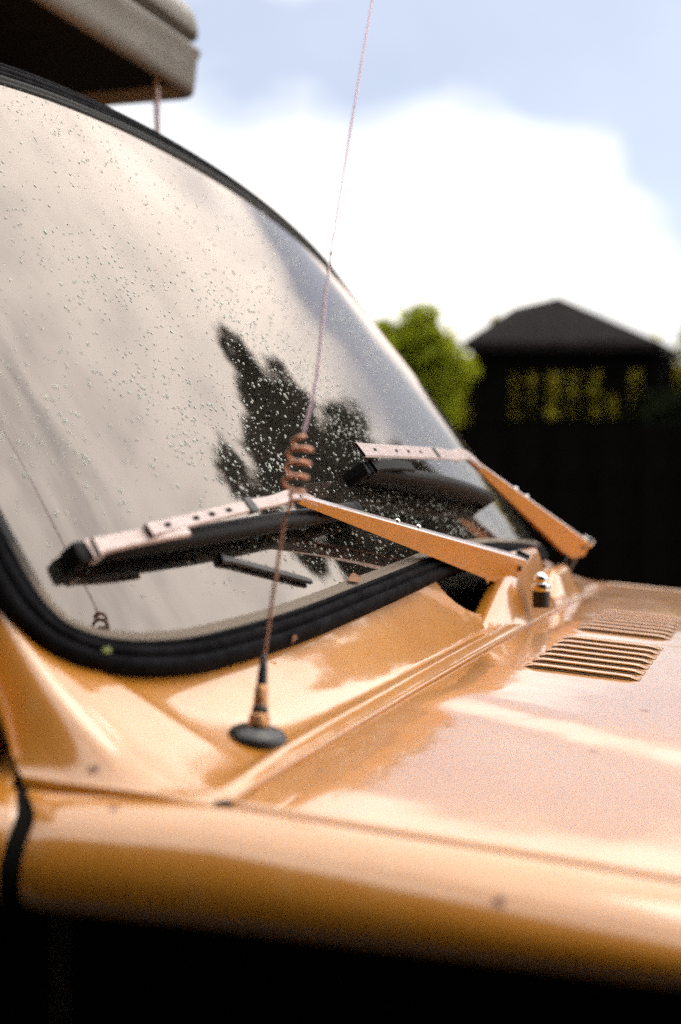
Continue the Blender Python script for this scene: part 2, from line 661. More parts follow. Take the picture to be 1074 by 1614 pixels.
# glass: rings from the edge inwards, then a fan of interior grid rows
def windscreen():
    verts, faces = [], []
    ring = loop_off(0.020)
    c = Vector((0, 0.335, 0))
    K = 26
    for k in range(K):
        f = 1 - k / K
        for p in ring:
            q = c + (p - c) * f
            verts.append(W(q.x, q.y))
    ci = len(verts)
    verts.append(W(c.x, c.y))
    for k in range(K - 1):
        for i in range(NL):
            j = (i + 1) % NL
            faces.append((k * NL + i, k * NL + j, (k + 1) * NL + j, (k + 1) * NL + i))
    for i in range(NL):
        faces.append(((K - 1) * NL + i, (K - 1) * NL + (i + 1) % NL, ci))
    return obj('windscreen', verts, faces, 'glass', van)


screen = windscreen()


def sweep_loop(name, prof, material, parent, lo=0, hi=None):
    rows = []
    for o, h in prof:
        ring = loop_off(o)
        rows.append([W(q.x, q.y, h) for q in ring])
    return grid(name, rows, material, parent, closed=True, flip=True)


seal = sweep_loop('windscreen_seal', [(-.002, -.012), (-.001, .001), (.001, .005), (.004, .0068), (.0075, .0066), (.0085, .0036), (.0095, .0036), (.0105, .0070), (.0135, .0078),
                                       (.0160, .0070), (.0168, .0040), (.0178, .0040), (.0186, .0064), (.0205, .0060), (.0215, .0042)], 'rubber', van)
sweep_loop('glazing_strip', [(.0212, .0040), (.0225, .0046), (.0250, .0040), (.0262, .0026), (.0268, .0020), (.0280, .0024), (.0292, .0018), (.0300, .0003)], 'dirtlip', seal)


# --- bonnet height field
EDGE_X = -0.287


def zb_base(x):
    return 1.248 - 0.085 * (x + 0.287)


def zh(x, y):
    dy = abs(y - YC)
    z = zb_base(x) + 0.012 * (1 - (dy / 0.81) ** 2)
    cr = min(0.62, 0.465 + 0.47 * (x + 0.26))
    z += 0.0048 * (1 - sstep(cr - 0.03, cr + 0.05, dy)) * sstep(-0.004, 0.045, x - EDGE_X - 0.010 * (1 - (dy / 0.81) ** 2))
    # nose rolls over
    z -= 0.10 * max(0, (x - 0.45) / 0.3) ** 2
    return z


def linspace(a, b, n):
    return [a + (b - a) * i / (n - 1) for i in range(n)]



def rear_x(y):
    """rear edge of the bonnet (slightly bowed)"""
    return EDGE_X + 0.010 * (1 - ((y - YC) / 0.81) ** 2)


LOUV = []            # louvre slots: (y, x0, x1)
for gy in (1.205, 1.50):
    for k in range(7):
        LOUV.append((gy + k * 0.034, -0.222 + 0.004 * k * 0, -0.125))


def hood():
    ylist = sorted(set([0.6945, 0.6949, 0.6955, 0.6963, 0.70] + linspace(0.71, 0.85, 7) + linspace(0.86, 1.10, 33) + linspace(1.12, 1.88, 24)
                       + linspace(1.90, 2.14, 33) + linspace(2.15, 2.29, 7) + [2.30, 2.3037, 2.3045, 2.3051, 2.3055]))
    rows = []
    offs = [0.0030, 0.0036, 0.0043, 0.0055, 0.009, 0.014, 0.022, 0.035, 0.05, 0.07, 0.09, 0.12, 0.15, 0.2, 0.25, 0.3, 0.4, 0.5, 0.6, 0.68, 0.74, 0.8, 0.86, 0.92, 0.98, 1.03]
    for k, o in enumerate([0.0030] + offs):
        row = []
        for j, y in enumerate([ylist[0]] + ylist + [ylist[-1]]):
            x = rear_x(y) + o
            z = zh(x, y)
            edge = min(o - 0.003, y - 0.6945, 2.3055 - y)
            z -= 0.0020 * (1 - sstep(0, 0.0020, edge)) + 0.0012 * (1 - sstep(0.0, 0.05, y - 0.6937)) + 0.0012 * (1 - sstep(0.0, 0.05, 2.3063 - y))
            if k == 0 or j == 0 or j == len(ylist) + 1:
                z -= 0.02
            row.append((x, y, z))
        rows.append(row)
    o = grid('bonnet', rows, 'paint', van, flip=True)
    return o


bonnet = hood()

# pressed louvres: a raised hood over a dark slot, each its own part
def louver(y, x0, x1):
    n = 7
    rows = []
    prof = [(0.012, 0.0000), (0.008, 0.0012), (0.003, 0.0026), (-0.003, 0.0029), (-0.0085, 0.0030), (-0.0096, 0.0025), (-0.0098, 0.0014)]
    xs = [x0, x0 + 0.003, x0 + 0.008] + linspace(x0 + 0.015, x1 - 0.015, n) + [x1 - 0.008, x1 - 0.003, x1]
    for py, pz in prof:
        row = []
        for i, x in enumerate(xs):
            e = min(x - x0, x1 - x)
            f = sstep(-0.002, 0.010, e)
            row.append((x, y + py, zh(x, y + py) + 0.0004 + pz * f))
        rows.append(row)
    return grid('louver', rows, 'paint', bonnet)


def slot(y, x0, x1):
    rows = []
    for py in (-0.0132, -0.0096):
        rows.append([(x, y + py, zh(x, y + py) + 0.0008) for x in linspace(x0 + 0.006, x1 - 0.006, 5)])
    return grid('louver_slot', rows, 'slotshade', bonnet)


for (ly, a, b) in LOUV:
    louver(ly, a, b)
    slot(ly, a, b)


# --- scuttle (cowl) panel between bonnet and windscreen
def T_point(i, o=0.004, h=-0.006):
    q = loop_cache[i % NL]
    return W(q.x, q.y, h)


loop_cache = loop_off(0.006)
# the lower run of the outline: from the near pillar round the corner to the far pillar
half_n = 7
idx_far = 9 * half_n + 4            # index on the +dy side just above the corner
path = [(NL - k) % NL for k in range(idx_far, -1, -1)] + list(range(1, idx_far + 1))   # near pillar -> centre -> far pillar
top = [T_point(i) for i in path]
B_near = [Vector((-0.409, 0.6930, 1.252)), Vector((-0.38, 0.6930, 1.250)), Vector((-0.345, 0.6926, 1.249)), Vector((-0.315, 0.6924, 1.248)), Vector((-0.2985, 0.6930, 1.2475))]


def bottom_curve():
    pts = list(B_near)
    for y in linspace(0.705, 2.295, 36):
        pts.append(Vector((rear_x(y) - 0.0025, y, zh(rear_x(y), y) + 0.001)))
    for p in reversed(B_near):
        pts.append(Vector((p.x, 2 * YC - p.y, p.z)))
    return pts


bot_raw = bottom_curve()


def resample_by(bottom, top_pts):
    """pair every top point with a bottom point: the near quarter fans out, the rest is matched by y"""
    res = []
    n = len(top_pts)
    for k, t in enumerate(top_pts):
        res.append(t)
    return res


def bottom_at_y(y):
    # along the bonnet edge
    return Vector((rear_x(y) - 0.0025, y, zh(rear_x(y), y) + 0.001))


def pair(t, k, n):
    """bottom partner of a top point"""
    dy = t.y - YC
    a = abs(dy)
    sgn = -1 if dy < 0 else 1
    f = k / (n - 1)
    f = min(f, 1 - f) * 2          # 0 at the pillar, 1 at the centre
    return f, sgn


# arc-length tables
def arclen(P):
    L = [0.0]
    for a, b in zip(P[:-1], P[1:]):
        L.append(L[-1] + (b - a).length)
    return L


def sample(P, L, s):
    s = max(0, min(L[-1], s))
    for i in range(len(P) - 1):
        if L[i + 1] >= s:
            f = (s - L[i]) / max(1e-9, L[i + 1] - L[i])
            return P[i].lerp(P[i + 1], f)
    return P[-1].copy()


half_top = top[:len(top) // 2 + 1]
half_bot = bot_raw[:len(bot_raw) // 2]
half_bot = half_bot + [bottom_at_y(YC)]
LT, LB = arclen(half_top), arclen(half_bot)


def scuttle():
    NQ = 22
    N = 150
    cols = []
    # matched break points (fraction along top, fraction along bottom)
    ct = None
    for i, p in enumerate(half_top):        # the lowest point of the corner
        if p.y > 0.765 and ct is None:
            ct = LT[i] / LT[-1]
    cb = (LB[len(B_near) - 1] + 0.06) / LB[-1]
    for k in range(N + 1):
        f = (k / N) ** 1.0
        w = 0.34
        if f < w:
            ft, fb = ct * f / w, cb * f / w
        else:
            ft, fb = ct + (1 - ct) * (f - w) / (1 - w), cb + (1 - cb) * (f - w) / (1 - w)
        cols.append((sample(half_top, LT, ft * LT[-1]), sample(half_bot, LB, fb * LB[-1]), f))
    qs = [-0.02, 0.0, 0.012, 0.03, 0.055, 0.085, 0.12, 0.16, 0.20] + linspace(0.26, 1.0, 15)
    base = [[b.lerp(t, max(0.0, q)) for q in qs] for t, b, f in cols]
    for it in range(260):                       # relax the sheet between its edges
        new = [r[:] for r in base]
        for i in range(1, len(base) - 1):
            for j in range(2, len(qs) - 1):
                ql, qr = qs[j] - max(0, qs[j - 1]), qs[j + 1] - qs[j]
                across = (base[i][j - 1] * qr + base[i][j + 1] * ql) / (ql + qr)
                along = (base[i - 1][j] + base[i + 1][j]) / 2
                new[i][j] = base[i][j] * 0.2 + across * 0.3 + along * 0.5
        base = new
    near_rows = []
    for (t, b, f), brow in zip(cols, base):
        row = []
        L = max(0.04, (t - b).length)
        for q, p in zip(qs, brow):
            if q < 0:
                row.append(b + Vector((0, 0, -0.02)))
                continue
            # rolled bead along the bonnet gap, then a shallow valley rising to the glass
            u = q * L
            mid = sstep(0.22, 0.42, f)
            bead = (0.0040 * math.exp(-((u - 0.009) / 0.006) ** 2)) * mid - 0.0026 * (1 - sstep(0, 0.004, u))
            valley = (-0.007 * mid + 0.010 * (1 - mid)) * math.sin(math.pi * q) * min(1, L / 0.12)
            ex = 1.45 + 0.2 * sstep(0.0, 0.30, f) - 0.2 * sstep(0.5, 0.9, f)
            zz = b.z + (t.z - b.z) * q ** ex
            row.append(Vector((p.x, p.y, zz + bead)))
        near_rows.append(row)
    # refine the sheet so that its cut edges run smooth
    fine_q = []
    for a, b in zip(qs[:-1], qs[1:]):
        fine_q += [a, (a + b) / 2]
    fine_q.append(qs[-1])

    def refine(line, n):
        out = []
        for a, b in zip(line[:-1], line[1:]):
            out += [a.lerp(b, k / n) for k in range(n)]
        return out + [line[-1]]
    half = [refine(r, 2) for r in near_rows]
    cols_f = [refine(list(c), 4) for c in zip(*half)]
    near_rows = [list(r) for r in zip(*cols_f)]
    qs = fine_q
    far_rows = [[Vector((p.x, 2 * YC - p.y, p.z)) for p in r] for r in reversed(near_rows[:-1])]
    rows = near_rows + far_rows
    # an opening by the wiper spindle
    nr, nc = len(rows), len(qs)
    verts = [p for r in rows for p in r]
    faces = []
    for i in range(nr - 1):
        for j in range(nc - 1):
            cpt = (rows[i][j] + rows[i + 1][j + 1]) / 2
            ex = (cpt.y - 1.445) / 0.10
            q = (qs[j] + qs[j + 1]) / 2
            ez = (q - 1.02) / 0.62
            if ex * ex + ez * ez < 1:
                continue
            faces.append((i * nc + j, (i + 1) * nc + j, (i + 1) * nc + j + 1, i * nc + j + 1)[::-1])
    return obj('scuttle_panel', verts, faces, 'paint', van)


cowl = scuttle()
bm = bmesh.new()
add_box(bm, (-0.370, 1.49, 1.20), (0.10, 0.32, 0.012))
add_box(bm, (-0.370, 1.65, 1.235), (0.10, 0.012, 0.07))
add_box(bm, (-0.370, 1.34, 1.225), (0.10, 0.012, 0.06))
add_box(bm, (-0.42, 1.49, 1.25), (0.012, 0.32, 0.10))
bm_obj('spindle_well', bm, 'void', cowl, smooth=False)  # black box stands in for the shade inside the opening


# --- the pressed bulge over the wiper spindles
def bulge():
    rows = []
    N = 26
    for y in linspace(1.33, 2.03, 80):
        row = []
        x1 = rear_x(y) - 0.0035
        x0 = x1 - 0.048
        H = 0.070 * sstep(1.33, 1.60, y) * (1 - sstep(1.69, 1.78, y)) + 0.036 * sstep(1.76, 1.84, y) * (1 - sstep(1.93, 2.03, y))
        for k in range(N):
            u = k / (N - 1)
            sh = sstep(0.0, 0.32, u) * (1 - sstep(0.58, 1.05, u))
            row.append((x0 + (x1 - x0) * u, y, 1.258 + 0.006 * math.sin(math.pi * u) + H * sh))
        rows.append(row)
    return grid('wiper_housing', rows, 'paint', cowl, flip=False)


housing = bulge()
# chrome washer jet on the bulge
jx, jy, jz = -0.270, 1.555, 1.287
bm = bmesh.new()
add_cyl(bm, (jx, jy, jz + 0.006), (jx, jy, jz + 0.014), 0.0105, 0.0105, 16)
bmesh.ops.create_uvsphere(bm, u_segments=16, v_segments=10, radius=0.0080, matrix=Matrix.Translation((jx, jy, jz + 0.019)))
bm_obj('washer_jet', bm, 'chrome', housing, bevel=0.001)
bm = bmesh.new()
add_cyl(bm, (jx, jy, jz - 0.012), (jx, jy, jz + 0.0055), 0.0095, 0.0095, 16)
bm_obj('washer_gasket', bm, 'blackplastic', housing)


# --- wings: shoulder profile swept along the van
def wing(sign):
    prof = [(0.6885, 1.226), (0.6883, 1.2435), (0.6868, 1.2462), (0.683, 1.2470), (0.675, 1.2452), (0.665, 1.2410), (0.656, 1.2345), (0.6490, 1.2260), (0.6445, 1.2165),
            (0.6430, 1.2070), (0.6440, 1.1990), (0.6490, 1.1935), (0.658, 1.1905), (0.672, 1.188), (0.70, 1.185), (0.745, 1.181)]
    prof = catmull([(a, b, 0) for a, b in prof], 3)
    xs = [-0.4035, -0.4035, -0.4025, -0.400, -0.395, -0.385] + linspace(-0.37, 0.62, 34) + [0.68, 0.72, 0.74]
    rows = []
    for k, x in enumerate(xs):
        row = []
        dz = zb_base(max(x, -0.287)) - 1.248 - 0.10 * max(0, (x - 0.45) / 0.3) ** 2
        inn = 0.0025 * (1 - sstep(0, 0.012, x + 0.4035)) + (0.03 if k == 0 else 0)
        tuck = 0.10 * max(0, (x - 0.5) / 0.24) ** 2
        for p in prof:
            y = p.x + inn + tuck * 0.6
            z = p.y + dz * (0.25 + 0.75 * sstep(1.19, 1.245, p.y))
            # wheel arch
            r = math.hypot(x - 0.17, z - 0.34)
            xs_ = x + 0.020 * (1 - sstep(0.655, 0.688, p.x)) * (1 - sstep(-0.4035, -0.30, x))
            row.append((xs_, y if sign < 0 else 2 * YC - y, z))
        rows.append(row)
    w = grid('front_wing', rows, 'paint', van, flip=(sign < 0))
    # recessed lower side below the shoulder, its shade put into black colour, with the wheel arch cut into it
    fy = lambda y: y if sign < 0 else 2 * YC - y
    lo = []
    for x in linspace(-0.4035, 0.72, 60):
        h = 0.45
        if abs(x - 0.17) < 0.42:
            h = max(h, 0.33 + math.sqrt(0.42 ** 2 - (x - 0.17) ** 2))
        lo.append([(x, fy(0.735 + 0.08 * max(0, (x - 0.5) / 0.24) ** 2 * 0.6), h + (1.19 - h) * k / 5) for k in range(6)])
    grid('lower_side', lo, 'sideshade', w)
    return w


wing_near = wing(-1)
wing_far = wing(1)

# inner channel under the shut lines so no light leaks through
def channel(name, pts, w, d, material):
    bm = bmesh.new()
    for a, b in zip(pts[:-1], pts[1:]):
        a, b = Vector(a), Vector(b)
        mid = (a + b) / 2
        rot = (b - a).to_track_quat('X', 'Z').to_matrix()
        add_box(bm, mid, ((b - a).length + 0.004, w, d), rot)
    return bm_obj(name, bm, material, van, smooth=False)


for s in (-1, 1):
    fy = lambda y: y if s < 0 else 2 * YC - y
    channel('gutter_channel', [(-0.42, fy(0.692), 1.236), (-0.287, fy(0.692), 1.232), (0.60, fy(0.694), 1.232 - 0.085 * 0.887)], 0.016, 0.004, 'void')
channel('bonnet_channel', [(rear_x(y) + 0.000, y, zh(rear_x(y), y) - 0.017) for y in linspace(0.69, 2.31, 28)], 0.03, 0.004, 'void')
# small drain hole at the corner where the three panels meet
bm = bmesh.new()
add_cyl(bm, (-0.2885, 0.6915, 1.2380), (-0.2885, 0.6915, 1.2474), 0.0050, 0.0050, 12)
bm_obj('corner_plug', bm, 'void', cowl)


# --- doors with their front edge and the screen pillars
def door(sign):
    fy = lambda y: y if sign < 0 else 2 * YC - y
    prof = [(0.716, 1.262), (0.6935, 1.2505), (0.683, 1.2470), (0.675, 1.2452), (0.665, 1.2410), (0.656, 1.2345), (0.6490, 1.2260), (0.6445, 1.2165),
            (0.6430, 1.2070), (0.6440, 1.1990), (0.6490, 1.1935), (0.658, 1.1905), (0.672, 1.188), (0.70, 1.185), (0.745, 1.181)]
    prof = catmull([(a, b, 0) for a, b in prof], 3)
    rows = []
    for k, x in enumerate([-0.4175, -0.4175, -0.4185, -0.421, -0.427, -0.44, -0.5, -0.7, -0.9, -1.1, -1.25, -1.29, -1.30, -1.30]):
        inn = 0.003 * (1 - sstep(0, 0.012, -0.4175 - x)) + (0.03 if k in (0, 13) else 0)
        rows.append([(x + 0.020 * (1 - sstep(0.655, 0.688, p.x)) * (1 - sstep(0, 0.12, -0.4175 - x)), fy(p.x + inn), p.y) for p in prof])
    d = grid('cab_door', rows, 'paint', van, flip=(sign > 0))
    grid('lower_side', [[(x, fy(0.735), z) for z in linspace(0.40, 1.19, 5)] for x in linspace(-1.30, -0.4175, 9)], 'sideshade', d)
    # black weatherstrip sheet standing in for the shade in the gap between wing and door
    ws_ = []
    for x in (-0.4180, -0.4105, -0.4032):
        ws_.append([(x + 0.020 * (1 - sstep(0.655, 0.688, p.x)), fy(p.x + 0.0045), p.y - 0.002) for p in prof])
    grid('shutline_shade', ws_, 'void', d)
    # window frame: leans inwards with the pillar
    outer = [(-0.430, 0.7005, 1.256), (-0.47, 0.708, 1.33), (-0.62, 0.742, 1.56), (-0.75, 0.790, 1.765), (-0.82, 0.800, 1.80), (-1.22, 0.80, 1.80), (-1.30, 0.79, 1.74), (-1.30, 0.705, 1.256)]
    cx, cz = -0.93, 1.5
    inner = []
    for p in outer:
        v = Vector((p[0] - cx, 0, p[2] - cz))
        f = 1 - 0.05 / max(0.1, v.length)
        inner.append((cx + v.x * f, p[1] + 0.004, cz + v.z * f))
    n = len(outer)
    vts = [(p[0], fy(p[1]), p[2]) for p in outer] + [(p[0], fy(p[1]), p[2]) for p in inner] + \
          [(p[0], fy(p[1] + 0.03), p[2]) for p in outer] + [(p[0], fy(p[1] + 0.03), p[2]) for p in inner]
    fcs = []
    for i in range(n):
        j = (i + 1) % n
        fcs += [(i, j, n + j, n + i), (2 * n + i, 3 * n + i, 3 * n + j, 2 * n + j), (i, 2 * n + i, 2 * n + j, j), (n + i, n + j, 3 * n + j, 3 * n + i)]
    obj('window_frame', vts, fcs, 'paint', d, smooth=False)
    obj('door_window', [(p[0], fy(p[1] + 0.014), p[2]) for p in inner], [tuple(range(n))], 'glass', d, smooth=False)
    rows = []
    for z in linspace(1.26, 1.80, 4):
        yy = 0.700 + (z - 1.26) / 0.54 * 0.095
        rows.append([(x, fy(yy + 0.045 + 0.008 * math.sin(x * 95)), z) for x in linspace(-1.29, -0.43 - (z - 1.26) * 0.60, 70)])
    grid('blocking_curtain', rows, 'cloth', d)  # added to block the bright sky seen through the cab
    bm = bmesh.new()
    add_box(bm, (-1.18, fy(0.686), 1.06), (0.15, 0.02, 0.025))
    bm_obj('door_handle', bm, 'chrome', d, bevel=0.005)
    return d


door(-1)
door(1)


# screen pillars: panel from the seal out to the door frame
def pillar(sign):
    i0, i1 = idx_far - 2, 16 * half_n
    rows = []
    ring = loop_off(0.006)
    for i in range(i0, i1):
        q = ring[i]
        a = W(sign * q.x, q.y, -0.006)
        f = (i - i0) / (i1 - i0)
        out = [Vector((-0.418, 0.697, 1.262)), Vector((-0.47, 0.702, 1.36)), Vector((-0.60, 0.732, 1.56)), Vector((-0.735, 0.775, 1.765)), Vector((-0.80, 0.80, 1.81))]
        pos = f * (len(out) - 1)
        k = min(int(pos), len(out) - 2)
        b = out[k].lerp(out[k + 1], pos - k)
        if sign > 0:
            b = Vector((b.x, 2 * YC - b.y, b.z))
        row = []
        for t in (0, 0.15, 0.35, 0.6, 0.85, 1.0, 1.0):
            p = a.lerp(b, t)
            bulge_ = 0.012 * math.sin(math.pi * t)
            p = p + Vector((0.4 * bulge_, sign * bulge_, 0.2 * bulge_))
            row.append(p)
        row[-1] = row[-2] + Vector((-0.005, -sign * 0.03, 0))
        rows.append(row)
    p_ = grid('screen_pillar', rows, 'paint', van, flip=(sign < 0))
    inner = []
    ring_in = loop_off(0.034)
    for i, r in zip(range(i0, i1), rows):
        q = ring_in[i]
        a = W(sign * q.x, q.y, -0.016)
        b = r[5] + Vector((-0.11, -sign * 0.050, -0.02))
        inner.append([a.lerp(b, t) for t in (0, 0.3, 0.6, 1.0)])
    grid('pillar_trim', inner, 'cloth', p_)
    return p_


pillar(-1)
pillar(1)


# --- cab roof, running back from the head of the windscreen
def cab_roof():
    rows = []
    ring = loop_off(0.006)
    k0 = 15 * half_n
    idx = list(range(k0, NL - k0 + 1))
    for t in (0, 0.02, 0.05, 0.10, 0.2, 0.35, 0.55, 0.8, 1.0):
        row = []
        for i in idx:
            q = ring[i]
            a = W(q.x, q.y, -0.005)
            w = abs(q.x)
            bx = -1.45
            b = Vector((bx, YC + q.x * 1.06, 1.86 - 0.07 * (w / 0.7) ** 2.5))
            p = a.lerp(b, t)
            p.z += 0.022 * math.sin(math.pi * min(1, t * 1.0)) * (1 - 0.6 * (w / 0.7) ** 2)
            row.append(p)
        rows.append(row)
    return grid('cab_roof', rows, 'paint', van, flip=True)


cab_roof()


# --- raised fibreglass roof with its moulded lip
def pop_top():
    prof = [(-0.03, 2.1020), (-0.018, 2.0805), (-0.004, 2.0780), (0.000, 2.0820), (0.003, 2.1050), (0.006, 2.1380), (0.012, 2.1500), (0.010, 2.1560), (-0.012, 2.1590), (-0.018, 2.1660), (-0.012, 2.1730), (0.006, 2.1770),
            (0.008, 2.1860), (0.002, 2.2150), (-0.006, 2.2290), (-0.03, 2.2380), (-0.055, 2.2550), (-0.09, 2.3100), (-0.14, 2.4000), (-0.24, 2.4700), (-0.45, 2.5050)]
    hx, hy, rad = 1.15, 0.80, 0.035
    cx = -1.0 - hx
    def plan(o):
        pts = []
        r = max(0.012, rad + min(o, 0.01))
        for (sx, sy, a0) in ((1, 1, 0), (-1, 1, 90), (-1, -1, 180), (1, -1, 270)):
            for k in range(7):
                a = R(a0 + 90 * k / 6)
                pts.append(Vector((cx + sx * (hx + o - r) + r * math.cos(a), YC + sy * (hy + o - r) + r * math.sin(a), 0)))
        return pts
    rows = []
    for o, z in prof:
        rows.append([Vector((p.x, p.y, z)) for p in plan(o)])
    t = grid('raised_roof', rows, 'cream', van, closed=True)
    last = rows[-1]
    obj('roof_crown', [p + Vector((0, 0, -0.0)) for p in last], [tuple(range(len(last)))], 'cream', t, smooth=False)
    first = rows[0]
    obj('roof_underside', [(p.x, p.y, 2.098) for p in plan(-0.015)], [tuple(range(len(first)))[::-1]], 'void', t, smooth=False)
    # folded side wall under it
    bm = bmesh.new()
    add_box(bm, (-2.15, YC, 1.97), (1.70, 1.30, 0.26))
    bm_obj('roof_bellows', bm, 'cloth', t, smooth=False)
    return t


roof = pop_top()
for s in (-1, 1):
    bm = bmesh.new()
    add_cyl(bm, (-1.03, YC + s * 0.695, 1.83), (-1.03, YC + s * 0.685, 2.086), 0.005, 0.005, 10)
    bm_obj('roof_strut', bm, 'steelpaint', van)

# rear living body, floor and nose: what one sees from a step to the side
bm = bmesh.new()
add_box(bm, (-2.42, YC, 1.12), (2.20, 1.68, 1.44))
bm_obj('rear_body', bm, 'paint', van, bevel=0.04)
bm = bmesh.new()
add_box(bm, (-0.55, YC, 0.42), (2.3, 1.5, 0.10))
add_box(bm, (-1.312, YC, 1.17), (0.010, 1.58, 1.42))
bm_obj('cab_floor_and_bulkhead', bm, 'void', van, smooth=False)


def nose():
    rows = []
    for z, x in ((1.105, 0.735), (1.09, 0.75), (1.05, 0.765), (0.95, 0.77), (0.80, 0.768), (0.66, 0.755), (0.58, 0.73)):
        row = []
        for dy in linspace(-0.775, 0.775, 25):
            row.append((x - 0.05 * (abs(dy) / 0.775) ** 3, YC + dy, z))
        rows.append(row)
    n = grid('nose_panel', rows, 'paint', van)
    for s in (-1, 1):
        bm = bmesh.new()
        add_cyl(bm, (0.72, YC + s * 0.60, 0.92), (0.782, YC + s * 0.60, 0.92), 0.105, 0.10, 32)
        hl = bm_obj('headlamp', bm, 'chrome', n, bevel=0.006)
        bm = bmesh.new()
        bmesh.ops.create_uvsphere(bm, u_segments=24, v_segments=12, radius=0.088, matrix=Matrix.Translation((0.775, YC + s * 0.60, 0.92)) @ Matrix.Diagonal((0.25, 1, 1, 1)))
        bm_obj('lens', bm, 'glass', hl)
    for k in range(6):
        bm = bmesh.new()
        add_box(bm, (0.778, YC, 0.78 + k * 0.05), (0.02, 0.86, 0.018))
        bm_obj('grille_bar', bm, 'blackplastic', n, bevel=0.003)
    return n


nose()
bm = bmesh.new()
add_box(bm, (0.83, YC, 0.52), (0.06, 1.70, 0.13))
bm_obj('bumper', bm, 'chrome', van, bevel=0.015)
for s in (-1, 1):
    for wx in (0.17, -2.5):
        bm = bmesh.new()
        add_cyl(bm, (wx, YC + s * 0.76, 0.33), (wx, YC + s * 0.585, 0.33), 0.33, 0.33, 40)
        wh = bm_obj('wheel', bm, 'tyre', van, bevel=0.03)
        bm = bmesh.new()
        add_cyl(bm, (wx, YC + s * 0.768, 0.33), (wx, YC + s * 0.72, 0.33), 0.19, 0.20, 32)
        bm_obj('rim', bm, 'chrome', wh, bevel=0.01)


# --- cabin
def dash():
    rows = []
    for x_off, z in ((-0.03, 1.235), (-0.05, 1.280), (-0.10, 1.290), (-0.20, 1.288), (-0.27, 1.272), (-0.29, 1.24), (-0.28, 1.10), (-0.26, 0.9)):
        row = []
        for dy in linspace(-0.69, 0.69, 31):
            xg = -0.335 - 0.078 * (abs(dy) / 0.75) ** 2.6
            row.append((xg + x_off, YC + dy, z - 0.006 * (dy / 0.74) ** 2))
        rows.append(row)
    d = grid('dashboard', rows, 'dash', van)
    bm = bmesh.new()
    a, b = Vector((-0.53, 1.02, 1.302)), Vector((-0.41, 1.14, 1.302))
    rot = (b - a).to_track_quat('X', 'Z').to_matrix()
    add_box(bm, (a + b) / 2, ((b - a).length, 0.012, 0.012), rot)
    bm_obj('demister_trim', bm, 'blackplastic', d, bevel=0.002)
    return d


dash()
for s in (-1, 1):
    bm = bmesh.new()
    add_box(bm, (-1.05, YC + s * 0.42, 0.82), (0.46, 0.46, 0.16))
    seat = bm_obj('cab_seat', bm, 'cloth', van, bevel=0.05)
    bm = bmesh.new()
    add_box(bm, (-1.22, YC + s * 0.42, 1.15), (0.12, 0.46, 0.60), Matrix.Rotation(R(-8), 3, 'Y'))
    bm_obj('backrest', bm, 'cloth', seat, bevel=0.05)
wc = Vector((-0.74, YC - 0.40, 1.10))
wrot = Matrix.Rotation(R(-35), 3, 'Y')
ringp = [wc + wrot @ Vector((0, 0.20 * math.cos(2 * math.pi * k / 36), 0.20 * math.sin(2 * math.pi * k / 36))) for k in range(37)]
sw_ = tube('steering_wheel', ringp, 0.012, 'blackplastic', van, 8)
for k in range(3):
    a = R(90 + 120 * k)
    bm = bmesh.new()
    add_cyl(bm, wc, wc + wrot @ Vector((0, 0.2 * math.cos(a), 0.2 * math.sin(a))), 0.012, 0.009, 8)
    bm_obj('spoke', bm, 'blackplastic', sw_)


# ------------------------------------------------------------------ wipers
def channel_arm(name, a, b, w0, w1, h0, h1, n_up, parent, material='steel'):
    """inverted-U pressed steel arm, deep at the spindle a and shallow at the tip b"""
    a, b = Vector(a), Vector(b)
    t = (b - a).normalized()
    n_up = (n_up - t * n_up.dot(t)).normalized()
    side = t.cross(n_up).normalized()
    rows = []
    N = 14
    for k in range(N + 1):
        f = k / N
        c = a.lerp(b, f)
        w = w0 + (w1 - w0) * f ** 0.9
        h = h0 + (h1 - h0) * f ** 0.95
        if f < 0.08:
            h *= 0.55 + 0.45 * f / 0.08
        prof = [(-w, -h), (-w, -0.0012), (-w * 0.86, 0), (w * 0.86, 0), (w, -0.0012), (w, -h), (w * 0.86, -h), (w * 0.86, -0.0025), (-w * 0.86, -0.0025), (-w * 0.86, -h)]
        rows.append([c + side * p + n_up * q for p, q in prof])
    o = grid(name, rows, material, parent, closed=True, smooth=False)
    o.data.materials.append(M['armreflect'])          # the bonnet's orange reflection is put into the flank colour
    for i, pl in enumerate(o.data.polygons):
        if i % 10 in (0, 4, 5, 6, 9, 8):
            pl.material_index = 1
    return o, t, n_up, side


def strap(name, path, w, th, n_up, parent, material):
    P = [Vector(p) for p in path]
    rows = []
    for i, p in enumerate(P):
        t = (P[min(i + 1, len(P) - 1)] - P[max(i - 1, 0)]).normalized()
        u = (n_up - t * n_up.dot(t)).normalized()
        s_ = t.cross(u).normalized()
        ww = w[i] if hasattr(w, '__len__') else w
        prof = [(-ww, 0), (-ww * 0.8, th), (ww * 0.8, th), (ww, 0), (ww * 0.9, -th), (-ww * 0.9, -th)]
        rows.append([p + s_ * a + u * b for a, b in prof])
    o = grid(name, rows, material, parent, closed=True, smooth=False)
    return o


